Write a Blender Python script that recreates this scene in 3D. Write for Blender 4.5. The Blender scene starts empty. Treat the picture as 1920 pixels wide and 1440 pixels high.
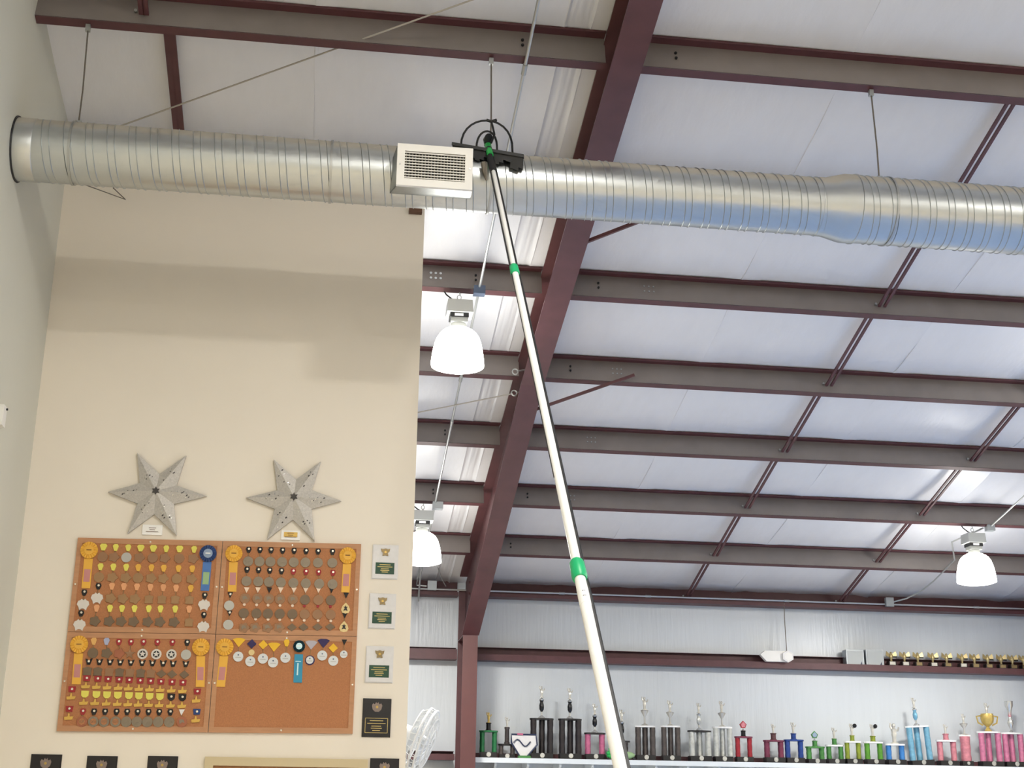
import bpy, bmesh, math, random
from mathutils import Vector, Matrix
random.seed(7)
scn = bpy.context.scene
COL = scn.collection
PI = math.pi
# ------------------------------------------------------------------ camera
EYE = Vector((0, 0, 1.6))
FPX, PITCH, ROLL, YAW = 2553.6, 0.30127, 0.01327, 0.13308
cy, sy, cp, sp = math.cos(YAW), math.sin(YAW), math.cos(PITCH), math.sin(PITCH)
FW = Vector((sy*cp, cy*cp, sp)); R0 = Vector((cy, -sy, 0)); U0 = R0.cross(FW)
RT = R0*math.cos(ROLL) + U0*math.sin(ROLL); UP = U0*math.cos(ROLL) - R0*math.sin(ROLL)
cam = bpy.data.objects.new('camera', bpy.data.cameras.new('camera')); COL.objects.link(cam)
cam.data.sensor_width = 36; cam.data.lens = FPX/1920*36; cam.data.clip_end = 200
M = Matrix((RT, UP, -FW)).transposed().to_4x4(); M.translation = EYE
cam.matrix_world = M
scn.camera = cam
# ------------------------------------------------------------------ world, exposure
w = bpy.data.worlds.new('world'); scn.world = w; w.use_nodes = True
w.node_tree.nodes['Background'].inputs[0].default_value = (0.6, 0.7, 0.85, 1)
w.node_tree.nodes['Background'].inputs[1].default_value = 0.3
vs = scn.view_settings
vs.view_transform = 'Standard'; vs.look = 'None'; vs.gamma = 1; vs.use_curve_mapping = False
vs.exposure = 1.27
scn.cycles.max_bounces = 5; scn.cycles.diffuse_bounces = 4; scn.cycles.glossy_bounces = 3; scn.cycles.caustics_reflective = False; scn.cycles.caustics_refractive = False
scn.cycles.use_adaptive_sampling = True; scn.cycles.adaptive_threshold = .05; scn.cycles.adaptive_min_samples = 16
LENS_E, DOME_E, LAMP_W = 8.0, 7.0, 58.0          # lamp lens and dome emission, lamp power

def ray(x, y):
    return FW*FPX + RT*(x-960) - UP*(y-720)
def at(x, y, Y):                      # point of the room at depth Y
    d = ray(x, y); return EYE + d*(Y/d.y)
def atX(x, y, X):
    d = ray(x, y); return EYE + d*(X/d.x)
# roof: plane through the purlins' lower flange tips
TH = 0.22922; CT, ST = math.cos(TH), math.sin(TH); SP = 1.524
RY0, RZ0 = 8.8129, 5.2394+1.6
def roofz(Y, off=0.0):                # height of roof plane, off = perpendicular offset
    return RZ0 - (Y-RY0)*ST/CT + off/CT
def roofpt(x, y, off=0.0):
    d = ray(x, y); n = Vector((0, ST, CT)); q = Vector((0, RY0, RZ0)) + n*off
    return EYE + d*((q-EYE).dot(n)/d.dot(n))
def PY(k): return RY0 + k*SP*CT
def PZ(k): return RZ0 - k*SP*ST
def proj(v):
    v = v-EYE; z = v.dot(FW); return 960+FPX*v.dot(RT)/z, 720-FPX*v.dot(UP)/z

# ------------------------------------------------------------------ materials
def lin(c):
    if isinstance(c, str): c = [int(c[i:i+2], 16) for i in (0, 2, 4)]
    return tuple(((v/255)/12.92 if v/255 <= .04045 else ((v/255+.055)/1.055)**2.4) for v in c) + (1,)
MATS = {}
def mat(name, col, rough=.5, metal=0, var=.0, scale=6, bump=0, bscale=40, stretch=None, spec=.5, emit=None, col2=None, trans=0, coat=0):
    if name in MATS: return MATS[name]
    m = bpy.data.materials.new(name); m.use_nodes = True; MATS[name] = m
    nt = m.node_tree; b = nt.nodes['Principled BSDF']; L = nt.links
    b.inputs['Base Color'].default_value = lin(col); b.inputs['Roughness'].default_value = rough
    b.inputs['Metallic'].default_value = metal; b.inputs['Specular IOR Level'].default_value = spec
    b.inputs['Transmission Weight'].default_value = trans; b.inputs['Coat Weight'].default_value = coat
    if emit: b.inputs['Emission Color'].default_value = lin(emit[0]); b.inputs['Emission Strength'].default_value = emit[1]
    g = None
    if var or bump or col2:
        g = nt.nodes.new('ShaderNodeNewGeometry'); mp = nt.nodes.new('ShaderNodeMapping')
        L.new(g.outputs['Position'], mp.inputs[0])
        if stretch: mp.inputs['Scale'].default_value = stretch
    if var or col2:
        n = nt.nodes.new('ShaderNodeTexNoise'); n.inputs['Scale'].default_value = scale; n.inputs['Detail'].default_value = 5
        L.new(mp.outputs[0], n.inputs['Vector'])
        mx = nt.nodes.new('ShaderNodeMix'); mx.data_type = 'RGBA'
        a = lin(col)
        if col2: c1, c2 = a, lin(col2)
        else: c1, c2 = tuple(v*(1-var) for v in a[:3])+(1,), tuple(min(1, v*(1+var)) for v in a[:3])+(1,)
        mx.inputs['A'].default_value = c1; mx.inputs['B'].default_value = c2
        rp = nt.nodes.new('ShaderNodeMapRange'); rp.inputs['From Min'].default_value = .3; rp.inputs['From Max'].default_value = .7
        L.new(n.outputs['Fac'], rp.inputs['Value']); L.new(rp.outputs[0], mx.inputs['Factor']); L.new(mx.outputs['Result'], b.inputs['Base Color'])
    if bump:
        n2 = nt.nodes.new('ShaderNodeTexNoise'); n2.inputs['Scale'].default_value = bscale; n2.inputs['Detail'].default_value = 4
        L.new(mp.outputs[0], n2.inputs['Vector'])
        bp = nt.nodes.new('ShaderNodeBump'); bp.inputs['Strength'].default_value = bump; bp.inputs['Distance'].default_value = .02
        L.new(n2.outputs['Fac'], bp.inputs['Height']); L.new(bp.outputs[0], b.inputs['Normal'])
    return m
mat('tan_paint', 'F2E9D9', .62, var=.015, scale=1.5)
mat('grey_paint', 'D8D7C9', .6, var=.015, scale=1.5)
mat('insulation', 'EEEEF0', .36, var=.015, scale=3, bump=.12, bscale=7, stretch=(3, 1, 1))
mat('liner', 'D6DCE0', .3, var=.015, scale=2, bump=.22, bscale=5, stretch=(5, 1, .35))
mat('maroon', '5A3538', .5, var=.12, scale=9)
mat('rafter_red', '5E3A3C', .42, var=.12, scale=5)
mat('column_red', '5E3836', .4, var=.08, scale=4)
mat('web_sheen', '857D79', .42, var=.07, scale=4)  # ceiling's reflection on the webs put into a grey colour
mat('galv', 'A9ADAC', .33, 1, var=.10, scale=35)
mat('zinc', 'B5B7B5', .4, .85)
mat('conduit', 'C4C6C4', .35, .7)
mat('wire', '7C756C', .5, .5)
mat('wire_pale', 'B9B2A8', .5, .3)
mat('vent_white', 'F2F0EA', .45)
mat('vent_shade', '1E1D1B', .9); mat('vent_blade', 'C9C2AE', .6)
mat('black', '17181B', .5)
mat('black_gloss', '101114', .25)
mat('hose', '141517', .4)
mat('alu', 'F4F4F2', .28, .0)
mat('green_clamp', '12B070', .4)
mat('green_adapter', '2FB457', .4)
mat('sticker', 'F4F4F2', .6)
mat('lamp_grey', 'BFC1BD', .45); mat('lamp_dark', '8E908C', .5)
mat('dome', 'FFFFFF', .4, emit=('FDFBF4', DOME_E))
mat('lens', 'FFFFFF', .4, emit=('FFFCF6', LENS_E))
mat('box_blue', '5E6C84', .45, .3)
mat('box_grey', 'A9AEB0', .45, .4)
mat('cork', 'B97D53', .85, var=.10, scale=120, bump=.2, bscale=300)
mat('oak', 'BF8C64', .5, var=.08, scale=8, stretch=(1, 1, 6))
mat('pin_metal', 'F4EAD8', .25, .6)
mat('star_silver', 'BFBAB2', .45, .2, var=.12, scale=90)
mat('star_cut', '4A4643', .7)
mat('glitter', 'E6E4E0', .18, .9)
mat('card', 'FBF9F4', .6)
mat('brass', 'C2A25C', .3, .8)
mat('marble', 'E4E2E0', .3, var=.03, scale=25)
mat('brass_dark', '8C7A58', .35, .7)
mat('plate_green', '1F4A34', .4)
mat('gold_line', 'C8B372', .35, .6)
mat('plaque_black', '1B1719', .25)
mat('bronze_dim', '8A7B73', .4, .4)
mat('frame_beige', 'D2C19A', .5)
mat('frame_inner', '9A6A3E', .5)
mat('shelf', 'DDE4E8', .4)
mat('fan_white', 'E4E7E8', .35)
mat('floor_tan', 'EADDC6', .5, var=.06, scale=1.2)
mat('carpet_blue', '8199C0', .8, var=.06, scale=2)
mat('box_print', 'B4B8B6', .5); mat('dust', '9A9284', .95, var=.1, scale=30)
mat('rust_brown', '6A4B38', .7)

def duct_material():
    m = mat('duct', 'C6CACA', .27, 1)
    nt = m.node_tree; L = nt.links; b = nt.nodes['Principled BSDF']; out = nt.nodes['Material Output']
    g = nt.nodes.new('ShaderNodeNewGeometry')
    v = nt.nodes.new('ShaderNodeTexVoronoi'); v.inputs['Scale'].default_value = 45
    L.new(g.outputs['Position'], v.inputs['Vector'])
    r = nt.nodes.new('ShaderNodeMapRange'); r.inputs['To Min'].default_value = .30; r.inputs['To Max'].default_value = .44
    L.new(v.outputs['Color'], r.inputs['Value']); L.new(r.outputs[0], b.inputs['Roughness'])
    # settled dust on top of the pipe
    sx = nt.nodes.new('ShaderNodeSeparateXYZ'); L.new(g.outputs['Normal'], sx.inputs[0])
    n = nt.nodes.new('ShaderNodeTexNoise'); n.inputs['Scale'].default_value = 6; n.inputs['Detail'].default_value = 6
    L.new(g.outputs['Position'], n.inputs['Vector'])
    ad = nt.nodes.new('ShaderNodeMath'); ad.operation = 'MULTIPLY_ADD'; ad.inputs[1].default_value = .28
    L.new(n.outputs['Fac'], ad.inputs[0]); L.new(sx.outputs['Z'], ad.inputs[2])
    r2 = nt.nodes.new('ShaderNodeMapRange'); r2.inputs['From Min'].default_value = .52; r2.inputs['From Max'].default_value = .72; r2.inputs['To Max'].default_value = .85
    L.new(ad.outputs[0], r2.inputs['Value'])
    d = nt.nodes.new('ShaderNodeBsdfDiffuse'); d.inputs[0].default_value = lin('B8B2A6')
    mx = nt.nodes.new('ShaderNodeMixShader'); L.new(r2.outputs[0], mx.inputs[0]); L.new(b.outputs[0], mx.inputs[1]); L.new(d.outputs[0], mx.inputs[2])
    L.new(mx.outputs[0], out.inputs[0])
    return m
duct_material()
MATS['lens'].cycles.emission_sampling = 'NONE'; MATS['dome'].cycles.emission_sampling = 'FRONT'

# ------------------------------------------------------------------ mesh building
class MB:
    def __init__(s): s.v = []; s.f = []
    def add(s, vs, fs):
        o = len(s.v); s.v += [Vector(v) for v in vs]; s.f += [tuple(i+o for i in f) for f in fs]; return s
    def box(s, a, b):
        (x0, y0, z0), (x1, y1, z1) = a, b
        x0, x1 = sorted((x0, x1)); y0, y1 = sorted((y0, y1)); z0, z1 = sorted((z0, z1))
        return s.add([(x0,y0,z0),(x1,y0,z0),(x1,y1,z0),(x0,y1,z0),(x0,y0,z1),(x1,y0,z1),(x1,y1,z1),(x0,y1,z1)],
                     [(0,3,2,1),(4,5,6,7),(0,1,5,4),(1,2,6,5),(2,3,7,6),(3,0,4,7)])
    def hexa(s, p):                     # 8 corners, same order as box
        return s.add(p, [(0,3,2,1),(4,5,6,7),(0,1,5,4),(1,2,6,5),(2,3,7,6),(3,0,4,7)])
    def prism(s, poly, d):              # polygon (3d points) extruded by vector d
        n = len(poly); d = Vector(d); p = [Vector(v) for v in poly]
        return s.add(p+[v+d for v in p], [tuple(range(n))[::-1], tuple(range(n, 2*n))]+[(i, (i+1) % n, n+(i+1) % n, n+i) for i in range(n)])
    def cone(s, a, b, ra, rb, n=12, cap=True):
        a, b = Vector(a), Vector(b); d = (b-a).normalized()
        e = d.orthogonal().normalized(); g = d.cross(e)
        vs = [a+(e*math.cos(2*PI*i/n)+g*math.sin(2*PI*i/n))*ra for i in range(n)]+[b+(e*math.cos(2*PI*i/n)+g*math.sin(2*PI*i/n))*rb for i in range(n)]
        fs = [(i, (i+1) % n, n+(i+1) % n, n+i) for i in range(n)]
        if cap: fs += [tuple(range(n))[::-1], tuple(range(n, 2*n))]
        return s.add(vs, fs)
    def cyl(s, a, b, r, n=12): return s.cone(a, b, r, r, n)
    def tube(s, pts, r, n=8, closed=False):
        pts = [Vector(p) for p in pts]; N = len(pts); rings = []; e = None
        for i, p in enumerate(pts):
            if closed: t = pts[(i+1) % N]-pts[i-1]
            else: t = pts[min(i+1, N-1)]-pts[max(i-1, 0)]
            t.normalize()
            if e is None: e = t.orthogonal().normalized()
            else:
                e = e-t*e.dot(t); e.normalize()
            g = t.cross(e); rr = r[i] if isinstance(r, (list, tuple)) else r
            rings.append([p+(e*math.cos(2*PI*j/n)+g*math.sin(2*PI*j/n))*rr for j in range(n)])
        vs = [q for rg in rings for q in rg]; fs = []
        for i in range(N if closed else N-1):
            k = (i+1) % N
            for j in range(n): fs.append((i*n+j, i*n+(j+1) % n, k*n+(j+1) % n, k*n+j))
        if not closed: fs += [tuple(range(n))[::-1], tuple((N-1)*n+j for j in range(n))]
        return s.add(vs, fs)
    def lathe(s, c, prof, n=16, axis=None):  # prof = [(r, h)], around axis through c
        c = Vector(c); ax = Vector(axis or (0, 0, 1)).normalized()
        e = Vector((1, 0, 0)) if abs(ax.x) < .9 else Vector((0, 1, 0)); e = (e-ax*e.dot(ax)).normalized(); g = ax.cross(e)
        vs = [c+ax*h+(e*math.cos(2*PI*j/n)+g*math.sin(2*PI*j/n))*max(r, 1e-4) for r, h in prof for j in range(n)]
        N = len(prof); fs = [(i*n+j, i*n+(j+1) % n, (i+1)*n+(j+1) % n, (i+1)*n+j) for i in range(N-1) for j in range(n)]
        fs += [tuple(range(n))[::-1], tuple((N-1)*n+j for j in range(n))]
        return s.add(vs, fs)
    def ball(s, c, r, n=10, m=6, sc=(1, 1, 1)):
        c = Vector(c); vs = []; 
        for i in range(m+1):
            a = PI*i/m; rr = max(math.sin(a), .01)
            for j in range(n): b = 2*PI*j/n; vs.append(c+Vector((r*rr*math.cos(b)*sc[0], r*rr*math.sin(b)*sc[1], -r*math.cos(a)*sc[2])))
        fs = [(i*n+j, i*n+(j+1) % n, (i+1)*n+(j+1) % n, (i+1)*n+j) for i in range(m) for j in range(n)]
        return s.add(vs, fs)
def new_mesh(name, mb, m, smooth=40, off=None):
    me = bpy.data.meshes.new(name)
    o = off or Vector((0, 0, 0))
    me.from_pydata([tuple(v-o) for v in mb.v], [], mb.f)
    bm = bmesh.new(); bm.from_mesh(me); bmesh.ops.recalc_face_normals(bm, faces=bm.faces); bm.to_mesh(me); bm.free()
    if m: me.materials.append(MATS[m] if isinstance(m, str) else m)
    if smooth:
        for p in me.polygons: p.use_smooth = True
        me.set_sharp_from_angle(angle=math.radians(smooth))
    me.update(); return me
def build(name, mb, m, parent=None, smooth=40):
    if parent is not None:
        off = WORLD[parent.name]
    else:
        xs = [v.x for v in mb.v]; ys = [v.y for v in mb.v]; zs = [v.z for v in mb.v]
        off = Vector(((min(xs)+max(xs))/2, (min(ys)+max(ys))/2, min(zs)))
    o = bpy.data.objects.new(name, new_mesh(name, mb, m, smooth, off)); COL.objects.link(o)
    if parent is not None: o.parent = parent
    else: o.location = off
    WORLD[o.name] = off
    return o
WORLD = {}
def tag(o, label, cat, group=None, kind=None):
    o['label'] = label
    if cat: o['category'] = cat
    if group: o['group'] = group
    if kind: o['kind'] = kind
    return o
def thing(name, label, cat, loc, group=None):
    o = bpy.data.objects.new(name, None); COL.objects.link(o); o.location = loc; o.empty_display_size = .1
    WORLD[o.name] = Vector(loc); return tag(o, label, cat, group)
def struct(name, mb, m, label=None, smooth=0, parent=None):
    o = build(name, mb, m, parent, smooth)
    if parent is None: o['kind'] = 'structure'
    if label: o['label'] = label
    if parent is None and 'category' not in o: o['category'] = name.split('_')[0]
    return o
ORD = ['first', 'second', 'third', 'fourth', 'fifth', 'sixth', 'seventh', 'eighth', 'ninth', 'tenth', 'eleventh', 'twelfth']

# ================================================================== the setting
XL, XR, YF, YB = -2.24, 24.0, 19.32, -16.4
YT = 10.29                                    # face of the tan wall
KR = -5; YRIDGE = PY(KR)-.06; SHEET = .262
struct('floor', MB().box((XL-.2, YB-.2, -.2), (XR+.2, YF+.2, 0)), 'floor_tan', 'tan floor of the hall')
flo = bpy.data.objects['floor']
build('carpet', MB().box((1.8, .5, 0.0), (13, 17.5, .03)), 'carpet_blue', flo, 0)
struct('wall_left', MB().box((XL-.15, YB, 0), (XL, YT+.12, 9.6)), 'grey_paint', 'pale grey painted wall pierced by the duct')
wp = MB(); ztop = PZ(1)+.0
wp.prism([(XL, YT, 0), (XL, YT+.12, 0), (XL, YT+.12, ztop), (XL, YT, ztop)], (.634-XL, 0, 0))
struct('wall_partition', wp, 'tan_paint', 'tall tan painted wall carrying the medal boards')
far = MB(); far.box((-9, YF, 0), (XR, YF+.15, roofz(YF, SHEET)))
struct('wall_far', far, 'liner', 'white lined far wall behind the trophies', 0)
struct('wall_right', MB().box((XR, YB, 0), (XR+.15, YF, 9.6)), 'liner', 'white wall beyond the right edge')
struct('wall_back', MB().box((XL, YB-.15, 0), (XR, YB, 9.6)), 'liner', 'white wall behind the viewer')
struct('wall_store', MB().box((-9.15, YT+.12, 0), (-9, YF, 7)), 'liner', 'white wall of the space behind the tan wall')
# roof: insulation blankets between seams, sagging a little between purlins
roof = MB().prism([(-9, YF+.15, roofz(YF+.15, SHEET+.06)), (-9, YRIDGE, roofz(YRIDGE, SHEET+.06)), (-9, YRIDGE, roofz(YRIDGE, SHEET+.10)), (-9, YF+.15, roofz(YF+.15, SHEET+.10))], (XR+9, 0, 0))
zr = roofz(YRIDGE, SHEET+.06)
roof.prism([(-9, YRIDGE, zr), (-9, YB-.1, zr-(YRIDGE-YB+.1)*.2333), (-9, YB-.1, zr-(YRIDGE-YB+.1)*.2333+.04), (-9, YRIDGE, zr+.04)], (XR+9, 0, 0))
ceil = struct('ceiling', roof, 'insulation', 'sloping white insulated roof above the steel purlins')
seams = [-9, -6.6, -4.55, -2.3, -.3, 1.52, 1.72, 3.75, 5.86, 7.93, 10.0, 12.1, 14.2, 16.3, 18.4, 20.5, 22.4, XR]
NS = 10
for a, b in zip(seams[:-1], seams[1:]):
    mb = MB(); rows = []
    nx = 10
    ks = list(range(KR, 8))
    ylist = []
    for k in ks:
        for q in range(NS):
            ylist.append((PY(k)-.06+SP*CT*q/NS, q/NS))
    ylist = [(y, t) for y, t in ylist if y < YF]+[(YF, 0)]
    vs = []; 
    for y, t in ylist:
        sag = .022*math.sin(PI*t)
        for i in range(nx+1):
            u = i/nx; x = a+(b-a)*u
            wob = .006*math.sin(y*3.1+i*2.3+a)+.012*math.sin(PI*u)*math.sin(PI*t)
            edge = .022 if i in (0, nx) else 0.0
            off = SHEET-.005-sag-wob*(1 if t else 0)-edge*(1 if t else .3)
            vs.append((x, y, roofz(y, off)))
    fs = [(r*(nx+1)+i, r*(nx+1)+i+1, (r+1)*(nx+1)+i+1, (r+1)*(nx+1)+i) for r in range(len(ylist)-1) for i in range(nx)]
    mb.add(vs, fs)
    build('insulation_blanket', mb, 'insulation', ceil, 60)
    # seam tab
    if 0 < b < 12:
        mt = MB(); pts = [(b, y, roofz(y, SHEET-.008-.036*math.sin(PI*t)**.5)) for y, t in ylist]
        mt.tube(pts, .007, 5); build('seam_tab', mt, 'insulation', ceil, 60)

# ------------------------------------------------------------------ steel frame
XW = 1.945
def rafter(xw, name, label, yend=18.4):
    hw = .115
    t = thing(name, label, 'beam', (xw, 18.75, 0), 'steel frames')
    def bo(y): return -.19 if y < 13 else -.19-(y-13)/(18.4-13)*.59
    ys = [YRIDGE, 13.0, 18.4]
    top = SHEET-.085
    mb = MB()
    poly = [(xw-.008, y, roofz(y, bo(y)+.01)) for y in ys]+[(xw-.008, 18.4, roofz(18.4, SHEET)), (xw-.008, YRIDGE, roofz(YRIDGE, SHEET))]
    mb.prism(poly, (.016, 0, 0)); build('web', mb, 'rafter_red', t, 0)
    mb = MB()
    for y0, y1 in zip(ys[:-1], ys[1:]):
        a0, a1 = roofz(y0, bo(y0)), roofz(y1, bo(y1))
        mb.hexa([(xw-hw, y0, a0), (xw+hw, y0, a0), (xw+hw, y1, a1), (xw-hw, y1, a1), (xw-hw, y0, a0+.014), (xw+hw, y0, a0+.014), (xw+hw, y1, a1+.014), (xw-hw, y1, a1+.014)])
    build('bottom_flange', mb, 'rafter_red', t, 0)
    mb = MB(); y0, y1 = YRIDGE, 18.9; a0, a1 = roofz(y0, top-.0), roofz(y1, top-.0)
    mb.hexa([(xw-hw, y0, a0), (xw+hw, y0, a0), (xw+hw, y1, a1), (xw-hw, y1, a1), (xw-hw, y0, a0+.014), (xw+hw, y0, a0+.014), (xw+hw, y1, a1+.014), (xw-hw, y1, a1+.014)])
    build('top_flange', mb, 'rafter_red', t, 0)
    # knee web and column
    kz = roofz(18.4, bo(18.4))
    mb = MB(); mb.prism([(xw-.008, 18.4, kz), (xw-.008, 19.12, kz), (xw-.008, 19.12, roofz(19.12, top)), (xw-.008, 18.4, roofz(18.4, top))], (.016, 0, 0))
    mb.box((xw-.1, 18.4, kz-.012), (xw+.1, 19.12, kz+.0))
    build('knee_plate', mb, 'rafter_red', t, 0)
    mb = MB(); mb.box((xw-.1, 18.4, 0), (xw+.1, 18.416, kz-.012)); build('column_front', mb, 'column_red', t, 0)
    mb = MB(); mb.box((xw-.1, 19.10, 0), (xw+.1, 19.116, roofz(19.1, top-.1))); build('column_back', mb, 'maroon', t, 0)
    mb = MB(); mb.box((xw-.006, 18.416, 0), (xw+.006, 19.10, kz-.012)); build('column_web', mb, 'maroon', t, 0)
    # stiffener and bolts at the knee
    for q in range(5):
        z = kz+.12+q*.15
        mb = MB(); mb.cyl((xw-.03, 18.46, z), (xw-.008, 18.46, z), .014, 6); build('bolt', mb, 'maroon', t, 0)
    return t
rafter(XW, 'rigid_frame', 'maroon tapered steel rafter and column left of the trophies')
rafter(10.61, 'rigid_frame', 'maroon steel rafter and column just beyond the right edge')

def purlin(k, x0, x1, label):
    y, z = PY(k), PZ(k); t = thing('roof_purlin', label, 'beam', ((x0+x1)/2, y, z), 'roof purlins')
    D = .245; F = .082
    # local frame: along slope s=(0,CT,-ST) (downhill), n=(0,ST,CT)
    s = Vector((0, CT, -ST)); n = Vector((0, ST, CT)); o = Vector((0, y, z))
    def bar(name, m, a, b, c, d):      # slope range a..b, normal range c..d
        q = [o+s*a+n*c, o+s*b+n*c, o+s*b+n*d, o+s*a+n*d]
        build(name, MB().prism([(x0, v.y, v.z) for v in q], (x1-x0, 0, 0)), m, t, 0)
    bar('web', 'web_sheen', -F, -F+.004, .0, D)
    bar('bottom_flange', 'maroon', -F, 0, 0, .004)
    bar('lip', 'maroon', -.004, 0, 0, .022)
    bar('top_flange', 'maroon', -2*F, -F, D-.004, D)
    bar('top_lip', 'maroon', -2*F, -2*F+.004, D-.024, D)
    # bolts near the frame and splice holes
    s0 = o+s*(-F-.004)
    def dots(name, m, X, hs, r=.011):
        for h in hs:
            p = s0+n*h; mb = MB(); mb.cyl((X, p.y, p.z), (X, p.y-.012*CT, p.z+.012*ST), r, 6); build(name, mb, m, t, 0)
    for xx in ((x1-.62,) if x1 < 3 else (x0+.42,)):
        dots('bolt', 'black', xx, (.10, .15))
    return t
names_l = {0: 'grey steel roof purlin in front of the duct, left of the maroon rafter', 1: 'grey steel roof purlin behind the duct, resting on the tan wall',
           2: 'first purlin below the duct, left of the rafter, behind the hanging lamp', 3: 'second purlin below the duct, left of the rafter, behind the lit dome',
           4: 'third purlin below the duct, left of the rafter', 5: 'fourth purlin below the duct, left of the rafter, carrying a lamp', 6: 'fifth purlin below the duct, left of the rafter'}
names_r = {0: 'grey steel roof purlin above the duct, right of the maroon rafter', 1: 'grey steel roof purlin hidden behind the duct, right of the rafter',
           2: 'first grey purlin below the duct, right of the rafter', 3: 'second grey purlin below the duct, right of the rafter', 4: 'third grey purlin below the duct, right of the rafter',
           5: 'fourth grey purlin below the duct, right of the rafter', 6: 'lowest grey purlin right of the rafter, just above the dark eave beam'}
for k in range(0, 7):
    purlin(k, XL if k < 1 else (-3 if k == 1 else -8.9), XW-.108, names_l[k]); purlin(k, XW+.01, 10.60, names_r[k])
for k in (-4, -3, -2, -1):
    purlin(k, XL, XW-.01, 'roof purlin above the view, %s up from the duct, left bay' % ORD[-k-1]); purlin(k, XW+.01, 10.60, 'roof purlin above the view, %s up from the duct, right bay' % ORD[-k-1])
# splice holes in the web of two purlins (pale discs paint in the light showing through)
def splice(k, X, par, m='liner', r=.012):
    o = Vector((0, PY(k), PZ(k))); s = Vector((0, CT, -ST)); n = Vector((0, ST, CT))
    for i in range(3):
        for h in (.095, .15):
            p = o+s*(-.087)+n*h; x = X+i*.045
            build('splice_hole', MB().cyl((x, p.y, p.z), (x, p.y-.004*CT, p.z+.004*ST), r, 8), m, par, 0)
pl = [o for o in bpy.data.objects if o.name.startswith('roof_purlin')]
def pur(k, right):
    return [o for o in pl if o['label'] == (names_r if right else names_l)[k]][0]
splice(2, .80, pur(2, 0)); 
for k, px, py in ((2, 1215, 548), (3, 1158, 695), (4, 1110, 823), (5, 1070, 935)): splice(k, roofpt(px, py).x, pur(k, 1), 'box_grey', .008)

# eave strut and girts: channels open to the room
def channel(name, x0, x1, zb, h, lip, label, yb=19.28, depth=.2, web='maroon', n=None):
    t = thing(name, label, 'beam', ((x0+x1)/2, yb, zb), 'wall girts')
    build('web', MB().box((x0, yb-.005, zb), (x1, yb, zb+h)), web, t, 0)
    build('bottom_flange', MB().box((x0, yb-depth, zb), (x1, yb-.005, zb+.005)), 'maroon', t, 0)
    build('lip', MB().box((x0, yb-depth-.005, zb), (x1, yb-depth, zb+lip)), 'maroon', t, 0)
    build('top_flange', MB().box((x0, yb-depth*.5, zb+h-.005), (x1, yb-.005, zb+h)), 'maroon', t, 0)
    return t
ze = 2.825+1.6
channel('eave_beam', XW+.11, 10.6, ze, .36, .05, 'dark maroon eave beam right of the column, above the white wall', depth=.23)
channel('eave_beam', -8.9, XW-.11, ze, .36, .05, 'dark maroon eave beam left of the column, behind the lit lamp', depth=.23)
zg = 1.945+1.6
channel('wall_girt', XW+.11, 10.6, zg, .19, .085, 'maroon wall girt carrying the row of eagle trophies')
channel('wall_girt', -8.9, XW-.11, zg, .17, .14, 'short maroon wall girt between tan wall and column')
zs = .60+1.6
channel('wall_girt', -8.9, XW-.11, zs, .12, .08, 'low maroon rail between fan and column')
# bridging between purlins
def bridge(k, X, label, w=.026, g=.055):
    t = thing('purlin_bridging', label, 'brace', (X, PY(k), PZ(k)), 'purlin bridging')
    s = Vector((0, CT, -ST)); n = Vector((0, ST, CT))
    a = Vector((0, PY(k), PZ(k)))+s*(-.03)+n*.16; b = Vector((0, PY(k+1), PZ(k+1)))+s*(-.082-.012)+n*.075
    for dx in (-g/2, g/2):
        mb = MB(); x = X+dx
        mb.hexa([(x-w/2, a.y, a.z), (x+w/2, a.y, a.z), (x+w/2, b.y, b.z), (x-w/2, b.y, b.z), (x-w/2, a.y, a.z+.02), (x+w/2, a.y, a.z+.02), (x+w/2, b.y, b.z+.02), (x-w/2, b.y, b.z+.02)])
        build('flat_bar', mb, 'maroon', t, 0)
    build('bolt', MB().cyl((X-.06, b.y-.01, b.z+.03), (X-.06, b.y+.01, b.z+.03), .012, 6), 'zinc', t, 0)
for k in range(0, 7):
    bridge(k, 5.15, 'maroon bridging bars near mid bay, between the %s' % ['two purlins around the duct', 'duct purlin and the first below it', 'first and second purlins below the duct', 'second and third purlins below the duct', 'third and fourth purlins below the duct', 'fourth and fifth purlins below the duct', 'lowest purlin and the eave beam'][k])
for k in range(2, 7):
    bridge(k, 7.44, 'maroon bridging bars toward the right edge, between the %s' % ['', '', 'first and second purlins below the duct', 'second and third purlins below the duct', 'third and fourth purlins below the duct', 'fourth and fifth purlins below the duct', 'lowest purlin and the eave beam'][k])
bridge(0, -1.35, 'maroon bridging bar near the left wall, below the top purlin', .045, .04)
bridge(-1, -1.50, 'maroon bridging bar at the top left, meeting the top purlin', .04, .03)
# flange braces
def brace(p, q, label):
    d = (q-p).normalized(); mb = MB(); mb.tube([p, q], .02, 4); return tag(build('flange_brace', mb, 'maroon', None, 0), label, 'brace', 'flange braces')
brace(Vector((2.05, 13.45, roofz(13.45, -.20))), roofpt(1190, 703, .03), 'dark diagonal brace from rafter up to the second purlin below the duct')
brace(Vector((2.05, 10.62, roofz(10.62, -.17))), Vector((2.85, 10.29, roofz(10.29, .02))), 'dark diagonal brace peeking out just below the duct')

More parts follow.
